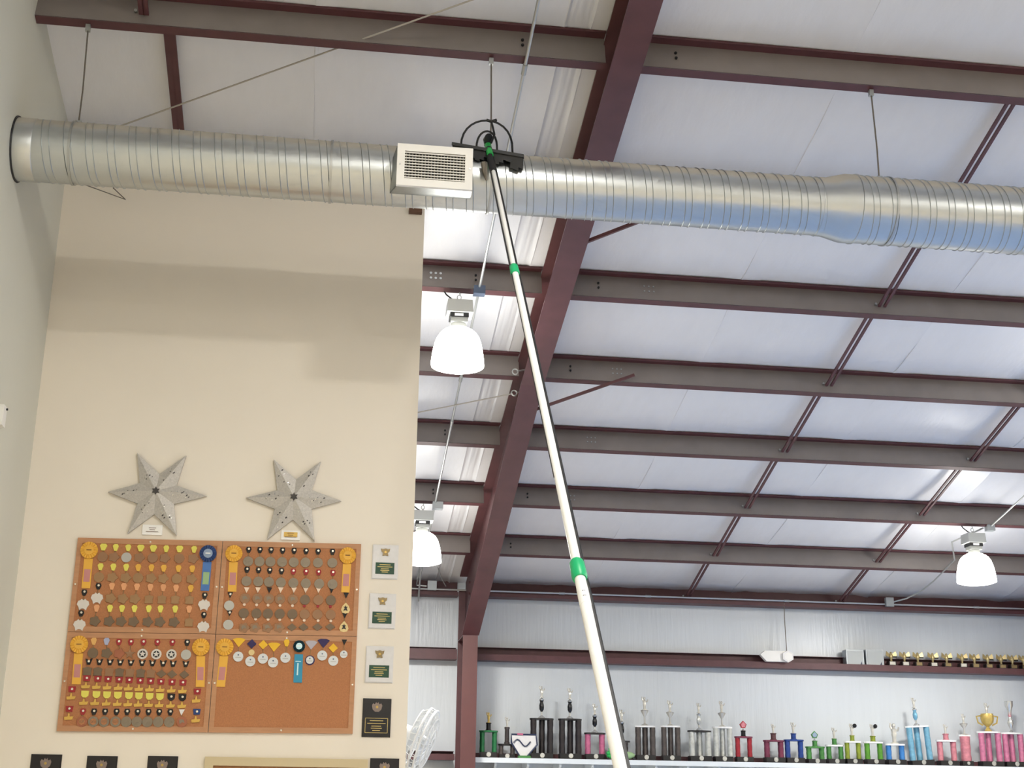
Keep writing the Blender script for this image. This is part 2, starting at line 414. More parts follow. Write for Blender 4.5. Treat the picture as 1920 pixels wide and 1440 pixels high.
# ------------------------------------------------------------------ brace cables
def cable(pts, label, m='wire_pale', r=.006, name='brace_cable', cat='cable', g='steel cables'):
    return tag(build(name, MB().tube(pts, r, 6), m, None), label, cat, g)
c1 = Vector((1.84, 7.62, roofz(7.62, .02))); c2 = Vector((XL+.02, 10.17, roofz(10.17, .06)))
cable([c1, c2], 'thin steel brace cable crossing the top left ceiling diagonally', 'wire_pale', .007)
e1 = roofpt(962, 738, -.10); e2 = roofpt(770, 776, .0)
d12 = (e2-e1)
cable([e1, e1+d12*2.2], 'thin brace cable running left from the rafter eyebolt', 'wire_pale', .007)
def eyebolt(px, py, label):
    p = roofpt(px, py, -.12); t = thing('eyebolt', label, 'bolt', p, 'eyebolts')
    mb = MB(); mb.tube([p+Vector((.028*math.cos(a), 0, .028*math.sin(a))) for a in [2*PI*i/14 for i in range(14)]], .008, 6, True); build('ring', mb, 'zinc', t)
    build('shank', MB().cyl(p+Vector((.02, 0, .005)), p+Vector((.13, .02, .04)), .009, 8), 'zinc', t)
eyebolt(964, 737, 'lower zinc eyebolt on the rafter, holding the brace cable'); eyebolt(966, 697, 'upper zinc eyebolt on the rafter, above the other one')

# ------------------------------------------------------------------ duct
DY, DZ, DR, DR2 = 8.75, 4.225+1.6, .212, .248
duct = thing('spiral_duct', 'silver spiral duct running across the room under the ceiling', 'duct', (1.5, DY, DZ-DR))
def spiral(x0, x1, r, pitch=.142, n=56):
    mb = MB(); ph = [(0, 0), (.015, 0), (.035, .006), (.055, 0), (.07, 0), (.335, 0), (.35, 0), (.37, .006), (.39, 0), (.405, 0), (.7, 0)]
    xs = []; k = 0
    while x0+k*pitch < x1+pitch*1.2:
        for t, h in ph: xs.append((x0+(k+t-1)*pitch, h))
        k += 1
    vs = []
    for x, h in xs:
        for j in range(n+1):
            a = 2*PI*j/n; xx = x+pitch*j/n
            hh = h if x0+.02 < xx < x1-.02 else 0
            xx = min(max(xx, x0), x1)
            vs.append((xx, DY+math.cos(a)*(r+hh), DZ+math.sin(a)*(r+hh)))
    N = len(xs); fs = []
    for i in range(N-1):
        for j in range(n):
            q = (i*(n+1)+j, i*(n+1)+j+1, (i+1)*(n+1)+j+1, (i+1)*(n+1)+j)
            x = [vs[k2][0] for k2 in q]
            if max(x)-min(x) > 1e-5: fs.append(q)
    mb.add(vs, fs); return mb
X1, X2 = 3.45, 3.66
def raw(name, mb, m, par, sm=40):        # open surfaces: keep given normals
    o = build(name, mb, m, par, sm); return o
raw('small_pipe', spiral(XL+.12, X1, DR), 'duct', duct, 60)
raw('large_pipe', spiral(X2, 12.0, DR2), 'duct', duct, 60)
mb = MB(); mb.lathe((X1-.06, DY, DZ), [(DR+.003, 0), (DR+.004, .06), (DR2+.004, .20), (DR2+.004, .275), (DR2+.010, .278), (DR2+.010, .288), (DR2+.002, .290)], 56, (1, 0, 0)); build('reducer', mb, 'duct', duct, 30)
mb = MB(); mb.lathe((XL+.0, DY, DZ), [(DR+.004, 0), (DR+.004, .13), (DR+.001, .135)], 56, (1, 0, 0)); build('collar', mb, 'duct', duct, 60)
mb = MB(); mb.tube([(XL+.004, DY+math.cos(a)*(DR+.008), DZ+math.sin(a)*(DR+.008)) for a in [2*PI*i/40 for i in range(40)]], .008, 6, True); build('wall_ring', mb, 'black', duct)
for X, r in ((-1.86, DR), (-.12, DR), (.99, DR), (3.93, DR2)):
    mb = MB(); mb.lathe((X-.012, DY, DZ), [(r+.0075, 0), (r+.009, .0), (r+.009, .016), (r+.0075, .016)], 56, (1, 0, 0)); build('hanger_strap', mb, 'zinc', duct, 30)
# hangers
for X, r, dx, lab in ((-1.86, DR, .02, 'thin hanger wire from top purlin to the duct near the left wall'), (.99, DR, .0, 'thin hanger wire above the scrubbing brush'), (3.9, DR2, .0, 'thin hanger wire above the duct reducer')):
    a = Vector((X, DY, DZ+r)); b = Vector((X+dx*-1, PY(0)-.03, PZ(0)+.004))
    t = thing('duct_hanger', lab, 'hanger', a, 'duct hangers')
    build('hanger_wire', MB().tube([a, a.lerp(b, .35)+Vector((.006, 0, 0)), b], .006, 6), 'wire', t)
    build('clip', MB().box(b+Vector((-.016, -.016, -.05)), b+Vector((.016, .016, 0))), 'zinc', t, 0)
    build('saddle', MB().box(a+Vector((-.02, -.02, -.004)), a+Vector((.02, .02, .03))), 'zinc', t, 0)
# thin wire shaped like a wire's shadow on the tan wall
p0 = at(133, 337, DY); p1 = at(235, 374, 10.2); p2 = at(212, 352, 10.2)
cable([p0, p1, p2], 'thin wire drawn as shadow lines on the tan wall below the duct', 'wire', .004, 'shadow_wire')
# small brown stub at the head of the tan wall
s0 = at(767, 391, 10.28); s1 = at(792, 398, 10.28)
sb = MB(); sb.box((s0.x, YT-.05, s1.z-.02), (s1.x-.005, YT-.001, s0.z)); tag(build('steel_stub', sb, 'rust_brown', None, 0), 'small brown steel stub at the top corner of the tan wall', 'bracket')

# ------------------------------------------------------------------ vent register
VY = 8.33; vx0, vx1, vz0, vz1 = .315, .826, 3.955+1.6, 4.262+1.6
vent = thing('air_register', 'white louvred air register on a box under the duct', 'vent', ((vx0+vx1)/2, VY, vz0))
fb = .052
bz = 4.03+1.6; by = 8.62
def wallq(a, b, c, d, n): return MB().prism([a, b, c, d], n)
tb = MB()
tb.hexa([(vx0, VY+.006, vz0), (vx1, VY+.006, vz0), (vx1+.02, by, bz), (vx0-.03, by, bz), (vx0, VY+.006, vz0+.006), (vx1, VY+.006, vz0+.006), (vx1+.02, by, bz+.006), (vx0-.03, by, bz+.006)])
tb.hexa([(vx0, VY+.006, vz1-.006), (vx1, VY+.006, vz1-.006), (vx1+.02, by, vz1-.006), (vx0-.03, by, vz1-.006), (vx0, VY+.006, vz1), (vx1, VY+.006, vz1), (vx1+.02, by, vz1), (vx0-.03, by, vz1)])
tb.hexa([(vx0, VY+.006, vz0), (vx0+.006, VY+.006, vz0), (vx0-.024, by, bz), (vx0-.03, by, bz), (vx0, VY+.006, vz1), (vx0+.006, VY+.006, vz1), (vx0-.024, by, vz1), (vx0-.03, by, vz1)])
tb.hexa([(vx1-.006, VY+.006, vz0), (vx1, VY+.006, vz0), (vx1+.02, by, bz), (vx1+.014, by, bz), (vx1-.006, VY+.006, vz1), (vx1, VY+.006, vz1), (vx1+.02, by, vz1), (vx1+.014, by, vz1)])
build('takeoff_box', tb, 'galv', vent, 0)
def frm(a, b): return MB().box(a, b)
build('frame_top', frm((vx0, VY-.018, vz1-fb), (vx1, VY+.008, vz1)), 'vent_white', vent, 0)
build('frame_bottom', frm((vx0, VY-.018, vz0), (vx1, VY+.008, vz0+fb)), 'vent_white', vent, 0)
build('frame_side', frm((vx0, VY-.018, vz0+fb), (vx0+fb, VY+.008, vz1-fb)), 'vent_white', vent, 0)
build('frame_side', frm((vx1-fb, VY-.018, vz0+fb), (vx1, VY+.008, vz1-fb)), 'vent_white', vent, 0)
build('back', frm((vx0+.008, VY+.10, vz0+.03), (vx1-.008, VY+.105, vz1-.01)), 'vent_shade', vent, 0)  # near-black sheet standing for the shade inside the box
nb = 10
for i in range(nb):
    z = vz0+fb+(i+.5)*(vz1-vz0-2*fb)/nb
    build('blade', frm((vx0+fb, VY-.016, z-.003), (vx1-fb, VY-.006, z+.003)), 'vent_white', vent, 0)
nv = 19
for i in range(nv):
    x = vx0+fb+(i+.5)*(vx1-vx0-2*fb)/nv
    build('vertical_blade', frm((x-.0022, VY+.006, vz0+fb), (x+.0022, VY+.016, vz1-fb)), 'vent_blade', vent, 0)
for x in (vx0+.02, vx1-.02): build('screw', MB().cyl((x, VY-.021, (vz0+vz1)/2), (x, VY-.018, (vz0+vz1)/2), .006, 8), 'zinc', vent)

# ------------------------------------------------------------------ lamps
def lamp(hook, label, strut=0, lit=True, cord=1):
    x, y, z = hook; t = thing('high_bay_lamp', label, 'lamp', (x, y, z-.76), 'high bay lamps')
    V = Vector(hook)
    mb = MB(); mb.tube([V+Vector((.02*math.cos(a), 0, -.05+.022*math.sin(a))) for a in [2*PI*i/12 for i in range(12)]], .004, 6, True)
    mb.tube([V+Vector((0, 0, .0)), V+Vector((.008, 0, -.02)), V+Vector((0, 0, -.03))], .005, 6); mb.cone(V+Vector((0, 0, -.075)), V+Vector((0, 0, -.115)), .008, .018, 8)
    build('hook', mb, 'zinc', t)
    mb = MB()
    z1, z0 = z-.105, z-.225
    mb.hexa([(x-.115, y-.11, z0), (x+.125, y-.11, z0), (x+.125, y+.11, z0), (x-.115, y+.11, z0), (x-.11, y-.108, z1), (x+.115, y-.108, z1), (x+.115, y+.108, z1), (x-.11, y+.108, z1)])
    build('ballast_box', mb, 'lamp_grey', t, 0)
    build('collar', MB().box((x-.085, y-.085, z-.268), (x+.085, y+.085, z-.225)), 'black', t, 0)
    build('rating_label', MB().box((x-.045, y-.087, z-.26), (x+.035, y-.085, z-.235)), 'sticker', t, 0)
    build('socket_housing', MB().box((x-.075, y-.075, z-.31), (x+.075, y+.075, z-.268)), 'lamp_dark', t, 0)
    build('neck', MB().lathe((x, y, z-.365), [(.075, 0), (.072, .05), (.065, .056)], 20), 'lamp_dark', t)
    prof = [(.06, -.352), (.10, -.360), (.14, -.382), (.17, -.41), (.195, -.45), (.216, -.51), (.231, -.58), (.240, -.65), (.244, -.70), (.242, -.718)]
    mb = MB(); mb.lathe((x, y, z), prof[::-1], 20); build('dome', mb, 'dome', t, 60)
    mb = MB(); mb.lathe((x, y, z), [(.02, -.752), (.10, -.748), (.18, -.738), (.240, -.7185)], 32); build('lens', mb, 'lens', t, 60)
    ld = bpy.data.lights.new('lamp_light', 'AREA'); ld.shape = 'DISK'; ld.size = .46; ld.energy = LAMP_W; ld.color = (1, .965, .91)
    lo = bpy.data.objects.new('lamp_light', ld); COL.objects.link(lo); lo.parent = t; lo.location = (0, 0, 0)
    if cord:
        mb = MB(); mb.tube([V+Vector((-.14, 0, .0)), V+Vector((-.12, 0, -.03)), V+Vector((-.06, 0, -.075)), V+Vector((-.01, 0, -.10))], .007, 6); build('cord', mb, 'hose', t)
    return t
def hk(k, X, dz=-.005): return (X, PY(k)-.035, PZ(k)+dz)
lamp(hk(2, 1.07), 'lit dome lamp hanging beside the tan wall below the duct')
lamp(hk(5, 1.10), 'lit dome lamp half hidden by the tan wall edge, above the white plaques')
lamp(hk(5, 8.12), 'lit dome lamp hanging at the right edge above the eagle trophies')
lamp((1.45, PY(-3)-.035, PZ(-3)+.0), 'lit dome lamp above the view in front of the duct', cord=0)
for i, (k, X) in enumerate(((2, 8.12), (-1, 8.12), (-4, 8.12), (5, 14.5), (2, 14.5), (-1, 14.5), (-4, 14.5))):
    lamp(hk(k, X), 'lit dome lamp outside the view to the right, %s of the hall lamps' % ORD[i], cord=0)
for i, (X, Y) in enumerate(((1.3, -.6), (1.3, -5), (1.3, -9.4), (8.1, -4), (8.1, -10), (14.5, -4), (14.5, -10))):  # unseen lamps; the left row is added to brighten the left walls and ceiling
    lamp((X, Y, roofz(2*YRIDGE-Y)-.05), 'unseen lit dome lamp behind the viewer, %s of the rear lamps' % ORD[i], cord=0)

# ------------------------------------------------------------------ conduits
def conduit_run(pts, label, boxes=(), coup=(), r=.0125):
    t = thing('electrical_conduit', label, 'conduit', pts[0], 'electrical conduits')
    build('pipe', MB().tube(pts, r, 8), 'conduit', t)
    for b in coup:
        b = Vector(b[0]), Vector(b[1]); build('coupling', MB().cyl(b[0], b[1], r*1.5, 8), 'zinc', t)
    return t
def jbox(p, label, m='box_grey', s=(.05, .04, .05)):
    t = thing('junction_box', label, 'box', p-Vector((0, 0, s[2])), 'junction boxes')
    build('box_body', MB().box(p-Vector(s), p+Vector(s)), m, t, 0)
    build('cover_plate', MB().box(p+Vector((-s[0]*1.06, -s[1]-.005, -s[2]*1.06)), p+Vector((s[0]*1.06, -s[1], s[2]*1.06))), m, t, 0)
    build('bottom_plate', MB().box(p+Vector((-s[0]*1.06, -s[1], -s[2]-.005)), p+Vector((s[0]*1.06, s[1], -s[2]))), m, t, 0)
CX = 1.243
def cp_(Y): return Vector((CX, Y, roofz(Y, -.03)))
conduit_run([cp_(4.4), cp_(8), cp_(12), cp_(16.1), cp_(18.4), Vector((CX+.02, 18.9, roofz(18.9, -.12)-.05)), Vector((CX+.03, 18.98, ze+.04))], 'thin grey conduit following the roof slope past two lamps',
            coup=[(cp_(8.78), cp_(8.88)), (cp_(13.2), cp_(13.28)), (cp_(14.1), cp_(14.17))])
jbox(cp_(11.67)+Vector((.0, -.02, -.01)), 'blue grey junction box on the conduit beside the nearest lamp', 'box_blue', (.05, .045, .035))
jbox(cp_(16.17)+Vector((.03, -.02, -.02)), 'pale grey junction box on the conduit beside the half hidden lamp', 'box_grey', (.06, .045, .04))
# along the eave
ye = 19.03
def ev(px): 
    p = at(px, 1108+(px-920)*.0225, ye); return Vector((p.x, ye, ze+.075))
conduit_run([Vector((-3, ye, ze+.075)), Vector((10.5, ye, ze+.075))], 'long grey conduit running along the dark eave beam', coup=[(Vector((x-.04, ye, ze+.075)), Vector((x+.04, ye, ze+.075))) for x in (3.3, 4.55, 6.6, 9.5)])
jb1 = at(810, 1098, ye-.03); jbox(jb1, 'pale junction box on the eave beam below the half hidden lamp', 'box_grey', (.06, .03, .06))
jb2 = at(1667, 1129, ye-.03); jbox(jb2, 'grey junction box on the eave beam below the right lamp', 'box_grey', (.055, .03, .06))
pa = jb2+Vector((.05, 0, 0))
L3 = Vector((8.12, PY(5)-.06, PZ(5)))
conduit_run([pa, at(1700, 1122, 18.9), at(1728, 1108, 18.6), at(1750, 1090, 18.1), at(1790, 1050, 17.2), Vector((8.05, 16.65, roofz(16.65, -.03))), Vector((8.25, 16.15, roofz(16.15, -.05)))], 'grey conduit bending from the eave beam up to the right lamp', r=.011)
jbox(Vector((8.36, 16.2, PZ(5)-.02)), 'small grey junction box beside the hook of the right lamp', 'box_grey', (.05, .04, .035))
conduit_run([Vector((8.36, 16.15, PZ(5)-.0)), Vector((8.42, 12.0, roofz(12, -.03)))], 'grey conduit climbing from the right lamp out of the picture', r=.011)
# flexible leads at the half hidden lamp
conduit_run([at(787, 1064, 18.6), at(783, 1085, 18.8), at(781, 1097, ye), at(800, 1099, ye)], 'bent lead dropping to the eave junction box', r=.01)
conduit_run([at(820, 1060, 18.7), at(828, 1085, 18.9), at(836, 1099, ye)], 'straight lead slanting down to the eave beam', r=.008)

# ------------------------------------------------------------------ tan wall: stars, boards, plaques
F = YT-.001                      # wall face
def star(c, tips, inn, label, lab2):
    C = at(*c, YT-.055)
    t = thing('star_lantern', label, 'star', at(c[0], c[1]+83, F), 'silver stars')
    T = [at(*q, YT-.030) for q in tips]; I = [at(*q, YT-.028) for q in inn]
    for i in range(6):
        tip, a, b = T[i], I[i-1], I[i]
        W = lambda v: Vector((v.x, YT-.004, v.z))
        mb = MB(); mb.add([C, a, tip, b, W(C), W(a), W(tip), W(b)], [(0, 1, 2), (0, 2, 3), (1, 5, 6, 2), (2, 6, 7, 3), (0, 4, 5, 1), (0, 3, 7, 4), (4, 7, 6), (4, 6, 5)])
        arm = build('star_arm', mb, 'star_silver', t, 0)
        # punched holes and glitter on each facet
        for m, cnt, nm, r in (('star_cut', 4, 'cutout', .007), ('glitter', 6, 'glitter_dot', .0045)):
            mb = MB()
            for q in range(cnt):
                side = a if q % 2 else b
                u = random.uniform(.22, .62); v_ = random.uniform(.12, .62)*(1-u)
                p = C+(tip-C)*u+(side-C)*v_
                nrm = (tip-C).cross(side-C).normalized()
                if nrm.y > 0: nrm = -nrm
                p = p+nrm*.001
                rr = r*random.uniform(.7, 1.4)
                e = nrm.orthogonal().normalized(); g = nrm.cross(e)
                mb.prism([p+(e*math.cos(2*PI*j/6)+g*math.sin(2*PI*j/6)*.6)*rr for j in range(6)], nrm*.001)
            build(nm, mb, m, arm, 0)
    mb = MB(); r = .032; cc = C+Vector((0, -.004, 0))
    mb.prism([cc+Vector((math.sin(PI*j/6)*(r if j % 2 == 0 else r*.55), 0, math.cos(PI*j/6)*(r if j % 2 == 0 else r*.55))) for j in range(12)], (0, .006, 0))
    build('center_hole', mb, 'star_cut', t, 0)
star((292, 920), [(257, 849), (349, 854), (387, 930), (331, 1004), (239, 1000), (202, 922)], [(299, 889), (331, 910), (326, 945), (289, 964), (258, 944), (262, 906)], 'silver six pointed paper star on the left, above the medal boards', '')
star((551, 931), [(513, 861), (602, 865), (640, 939), (590, 1014), (501, 1011), (461, 933)], [(555, 899), (585, 919), (584, 954), (549, 974), (515, 954), (520, 919)], 'silver six pointed paper star on the right, above the medal boards', '')
def wallrect(x0, y0, x1, y1, d0, d1, slope=.035, lean=None):   # quad on wall from photo px, as a slab between depths
    a, b, c, d = at(x0, y1, F), at(x1, y1+(x1-x0)*slope, F), at(x1, y0+(x1-x0)*slope, F), at(x0, y0, F)
    return a, b, c, d
def slab(a, b, c, d, y0, y1):
    mb = MB(); f = lambda v, y: Vector((v.x, y, v.z))
    return mb.hexa([f(a, y0), f(b, y0), f(b, y1), f(a, y1), f(d, y0), f(c, y0), f(c, y1), f(d, y1)])
def prect(p, w, h):             # upright rectangle corners around wall point p
    return [p+Vector((-w/2, 0, -h/2)), p+Vector((w/2, 0, -h/2)), p+Vector((w/2, 0, h/2)), p+Vector((-w/2, 0, h/2))]
def card(px, py, w, h, label, pm):
    p = at(px, py, F); t = thing('name_card', label, 'sign', p-Vector((0, 0, h/2)), 'star name cards')
    build('card', slab(*prect(p, w, h), F-.012, F), 'card', t, 0)
    q = p+Vector((.0, 0, .004)); build('plate', slab(*prect(q, w*.72, h*.5), F-.015, F-.012), pm, t, 0)
    for i, (ww, dz) in enumerate(((.36, .010), (.28, -.004), (.6, -.018))):
        build('text_line', slab(*prect(q+Vector((0, 0, dz)), w*ww, .004), F-.0165, F-.015), 'rust_brown', t, 0)
card(286, 994, .145, .075, 'cream name card under the left silver star', 'card'); card(545, 1004, .14, .072, 'white card with gold plate under the right silver star', 'brass')

# cork boards -----------------------------------------------------
TL, TR, BL, BR = at(147, 1009, F), at(677, 1021, F), at(107, 1371, F), at(661, 1376, F)
def bp(u, v):                    # board coords, u right, v down
    a = TL.lerp(TR, u); b = BL.lerp(BR, u); return a.lerp(b, v)
UM, VM = .505, .497
boards = {}
def board(key, u0, u1, v0, v1, label):
    t = thing('cork_board', label, 'board', bp((u0+u1)/2, v1), 'framed cork boards'); boards[key] = t
    fu, fv = .0165, .028
    q = lambda a0, a1, b0, b1: (bp(a0, b1), bp(a1, b1), bp(a1, b0), bp(a0, b0))
    build('cork_panel', slab(*q(u0+fu, u1-fu, v0+fv, v1-fv), F-.016, F), 'cork', t, 0)
    for nm, r in (('rail', (u0, u1, v0, v0+fv)), ('rail', (u0, u1, v1-fv, v1)), ('stile', (u0, u0+fu, v0+fv, v1-fv)), ('stile', (u1-fu, u1, v0+fv, v1-fv))):
        build(nm, slab(*q(*r), F-.020, F), 'oak', t, 0)
    for u, v in (((u0+u1)/2, v0+fv/2), ((u0+u1)/2, v1-fv/2), (u0+fu/2, (v0+v1)/2), (u1-fu/2, (v0+v1)/2)):
        p = bp(u, v); build('screw', MB().cyl((p.x, F-.023, p.z), (p.x, F-.020, p.z), .007, 8), 'pin_metal', t)
e = .0012
board('ul', 0, UM-e, 0, VM-e, 'upper left framed cork board holding four rows of medals')
board('ur', UM+e, 1, 0, VM-e, 'upper right framed cork board holding five rows of medals')
board('ll', 0, UM-e, VM+e, 1, 'lower left framed cork board crowded with red and gold medals')
board('lr', UM+e, 1, VM+e, 1, 'lower right framed cork board, mostly empty below its medals')
FB = F-.0165                      # cork surface

COLS = {'yellow': 'E6DC62', 'orange': 'E8B348', 'peach': 'E8A876', 'black': '14100F', 'red': 'A32A2E', 'cream': 'F0D8C0', 'white': 'E9E6E4', 'gold yellow': 'F0BE2E', 'navy': '322658', 'silver': 'B9B4BC', 'blue': '24427E', 'tan': 'E3B067', 'silver blue': 'AEB4CE', 'pink': 'E59A92'}
PEND = {'bronze': ('9A7454', .45, .3), 'dark bronze': ('78654F', .45, .3), 'olive bronze': ('A37F58', .45, .3), 'pewter': ('8C7F6C', .4, .3), 'white': ('DDD6CC', .5, 0), 'silver': ('B9B7B0', .3, .5), 'cream': ('E8CF92', .5, 0), 'gold': ('DDB45C', .3, .6), 'pale': ('D9DCDC', .4, .1), 'copper': ('A86A50', .35, .6)}
for k, c in COLS.items(): mat('ribbon_'+k, c, .6)
for k, (c, r, m) in PEND.items(): mat('medal_'+k, c, r, m)
def poly(name, pts, th, m, dz=0):
    key = (name, m)
    if key in PM: return PM[key]
    mb = MB(); mb.prism([(x, 0, z) for x, z in pts], (0, -th, 0)); PM[key] = new_mesh(name, mb, m, 0); return PM[key]
PM = {}
def circ(r, n=14, sq=1.0): return [(r*math.cos(2*PI*i/n), r*sq*math.sin(2*PI*i/n)) for i in range(n)]
SHAPES = {
 'disc': circ(.037, 14), 'small disc': circ(.028, 12), 'lobed': [(.036*(1+.16*math.cos(5*a))*math.cos(a), .034*(1+.16*math.cos(5*a))*math.sin(a)) for a in [2*PI*i/20 for i in range(20)]],
 'diamond': [(-.036, 0), (0, -.028), (.036, 0), (0, .03)], 'star': [((.04 if i % 2 == 0 else .017)*math.sin(PI*i/5), (.04 if i % 2 == 0 else .017)*math.cos(PI*i/5)) for i in range(10)],
 'shield': [(-.044, .0), (-.036, .025), (-.022, .03), (-.012, .042), (0, .03), (.012, .042), (.022, .03), (.036, .025), (.044, 0), (.03, -.02), (.024, -.042), (.008, -.03), (-.008, -.03), (-.024, -.042), (-.03, -.02)],
 'bar': [(-.031, .009), (-.008, .012), (-.004, .034), (.004, .034), (.008, .012), (.032, .014), (.027, -.008), (-.027, -.012)],
 'drop': [(-.034, -.01), (-.024, -.032), (0, -.038), (.024, -.032), (.034, -.01), (.024, .018), (0, .044), (-.024, .018)],
 'cup': [(-.032, .02), (-.026, -.01), (-.03, -.03), (.03, -.03), (.026, -.01), (.032, .02), (0, .03)]}
RIB = {'wedge': [(-.027, .012), (-.016, .026), (.016, .026), (.027, .012), (.012, -.024), (-.012, -.024)], 'drop': [(-.022, .012), (-.01, .026), (.012, .026), (.021, .01), (.01, -.026), (-.01, -.024)],
       'knot': [(-.021, .0), (-.015, .018), (.015, .018), (.021, .0), (.010, -.026), (-.010, -.026)], 'vee': [(-.024, .022), (-.01, .018), (0, -.004), (.012, .02), (.026, .022), (.012, -.022), (-.01, -.022)],
       'square': [(-.026, .02), (.026, .02), (.022, -.02), (-.022, -.02)], 'shield': [(-.027, .022), (.027, .022), (.025, -.012), (.01, -.026), (-.01, -.026), (-.025, -.012)], 'dot': circ(.011, 8),
       'fan': [(-.046, .02), (-.02, .03), (.02, .03), (.046, .02), (0, -.036)], 'lozenge': [(-.034, 0), (0, .034), (.034, 0), (0, -.034)], 'triangle': [(-.02, .016), (.02, .016), (0, -.026)]}
PINM = None
def medal(rp, pp, rcol, rshape, pmat, pshape, label, pin=None, extra=None, board_name=''):
    a = at(rp[0], rp[1], FB); b = at(pp[0], pp[1], FB)
    t = thing('medal', label, 'medal', (b.x, FB, b.z-.037), 'medals pinned on the cork boards')
    def put(name, me, p, dy):
        o = bpy.data.objects.new(name, me); COL.objects.link(o); o.parent = t; o.location = Vector((p.x, FB-dy, p.z))-WORLD[t.name]; return o
    put('ribbon', poly('ribbon '+rshape, RIB[rshape], .007, 'ribbon_'+rcol), a, .0)
    pe = put('pendant', poly('pendant '+pshape, SHAPES[pshape], .008, 'medal_'+pmat), b, .0)
    if pshape in ('disc', 'lobed', 'small disc') and extra != 'plain':
        pass
    # strap linking ribbon and pendant
    d = b-a; L = d.length
    if L > .07:
        mb = MB(); mb.box((a.x-.0025, FB-.003, a.z), (a.x+.0025, FB, a.z)) if False else None
        s = MB(); aa = Vector((a.x, FB-.002, a.z-.02)); bb = Vector((b.x, FB-.002, b.z+.03)); s.tube([aa, bb], .0025, 4); build('link', s, 'brass_dark', t, 0)
    if pin:
        put('pin', poly('pin', circ(.0085, 8), .012, pin), a+Vector((.002, 0, .002)), .0)
    def deco(name, pts, m, dz=0): 
        o = bpy.data.objects.new(name, poly(name, pts, .010, m)); COL.objects.link(o); o.parent = t; o.location = Vector((b.x, FB, b.z+dz))-WORLD[t.name]
    if extra == 'star ring':
        deco('inner_disc', circ(.024, 12), 'black'); o = bpy.data.objects.new('inner_star', poly('inner star', [(x*.6, z*.6) for x, z in SHAPES['star']], .012, 'medal_white')); COL.objects.link(o); o.parent = t; o.location = Vector((b.x, FB, b.z))-WORLD[t.name]
    elif extra == 'mask':
        deco('inner_star', [(x*.45, z*.45) for x, z in SHAPES['star']], 'black', .006); deco('inner_arch', [(-.016, -.018), (-.012, -.008), (0, -.004), (.012, -.008), (.016, -.018), (0, -.012)], 'black')
    elif extra == 'ring':
        deco('inner_disc', circ(.022, 12), 'cork'); deco('inner_emblem', [(-.02, .008), (.018, .012), (.02, -.006), (-.016, -.012)], 'medal_dark bronze')
    elif extra == 'relief':
        deco('relief', [(-.02, .012), (-.004, .02), (.012, .014), (.02, -.006), (.002, -.002), (-.014, -.016)], 'medal_pewter')
    elif extra == 'print':
        o = bpy.data.objects.new('print', poly('print', [(-.02, .002), (.02, .002), (.02, -.003), (-.02, -.003)], .0085, 'medal_silver')); COL.objects.link(o); o.parent = t; o.location = Vector((b.x, FB, b.z-.006))-WORLD[t.name]
        o = bpy.data.objects.new('print', poly('print mark', circ(.006, 6), .0085, 'box_blue')); COL.objects.link(o); o.parent = t; o.location = Vector((b.x, FB, b.z+.012))-WORLD[t.name]
    return t
def row(off, xs, ys, pxs, pys, spec, board_label, rowname):
    n = len(xs)
    for i in range(n):
        y = ys[0]+(ys[1]-ys[0])*i/(n-1); py = pys[0]+(pys[1]-pys[0])*i/(n-1)
        rc, rs, pm, psh, pin, ex = spec(i)
        lab = '%s medal on %s ribbon, %s in %s row, %s cork board' % (pm, rc, ORD[i], rowname, board_label)
        medal((off[0]+xs[i]/6.4, off[1]+y/6.4), (off[0]+pxs[i]/6.4, off[1]+py/6.4), rc, rs, pm, psh, lab, pin, ex)
A, B, C_, D_ = (120, 1000), (400, 1000), (100, 1180), (380, 1180)
row(A, [475, 622, 772, 922, 1073, 1228, 1388, 1562], (168, 195), [465, 600, 750, 905, 1065, 1210, 1385, 1550], (285, 305), lambda i: ('yellow', 'wedge' if i in (0, 3, 4, 6) else 'drop', 'silver' if i == 2 else 'bronze', 'lobed' if i % 2 else 'disc', None, None), 'upper left', 'first')
row(A, [440, 593, 747, 893, 1050, 1198, 1375, 1540], (403, 428), [420, 580, 740, 890, 1045, 1190, 1355, 1530], (528, 550), lambda i: ('yellow' if i < 3 else 'orange', 'drop', 'olive bronze', 'lobed' if i % 3 else 'disc', None, None), 'upper left', 'second')
row(A, [415, 577, 720, 877, 1037, 1193, 1345, 1522], (630, 664), [397, 560, 705, 850, 1020, 1175, 1335, 1505], (780, 800), lambda i: (('black', 'knot', 'white', 'shield', 'pin_metal', None) if i == 0 else ('orange' if i == 7 else 'peach', 'drop', 'olive bronze', 'cup' if i > 3 else 'lobed', None, None)), 'upper left', 'third')
row(A, [393, 553, 697, 847, 1018, 1158, 1335, 1503], (900, 912), [370, 540, 685, 835, 1003, 1150, 1320, 1500], (1055, 1068), lambda i: ('peach' if i in (0, 7) else 'yellow', 'drop', 'olive bronze' if i == 7 else 'dark bronze', 'cup' if i == 7 else 'lobed', None, None), 'upper left', 'fourth')
def side(off, r, p, spec, lab): medal((off[0]+r[0]/6.4, off[1]+r[1]/6.4), (off[0]+p[0]/6.4, off[1]+p[1]/6.4), *spec[:4], lab, spec[4], spec[5])
WS = ('black', 'knot', 'white', 'shield', 'pin_metal', None)
side(A, (245, 705), (230, 855), WS, 'white shield medal at left edge of upper left board, upper of two'); side(A, (207, 955), (187, 1100), WS, 'white shield medal at left edge of upper left board, lower of two')
side(A, (1690, 742), (1682, 860), WS, 'white shield medal below the blue rosette, upper of two'); side(A, (1680, 975), (1672, 1123), WS, 'white shield medal below the blue rosette, lower of two')
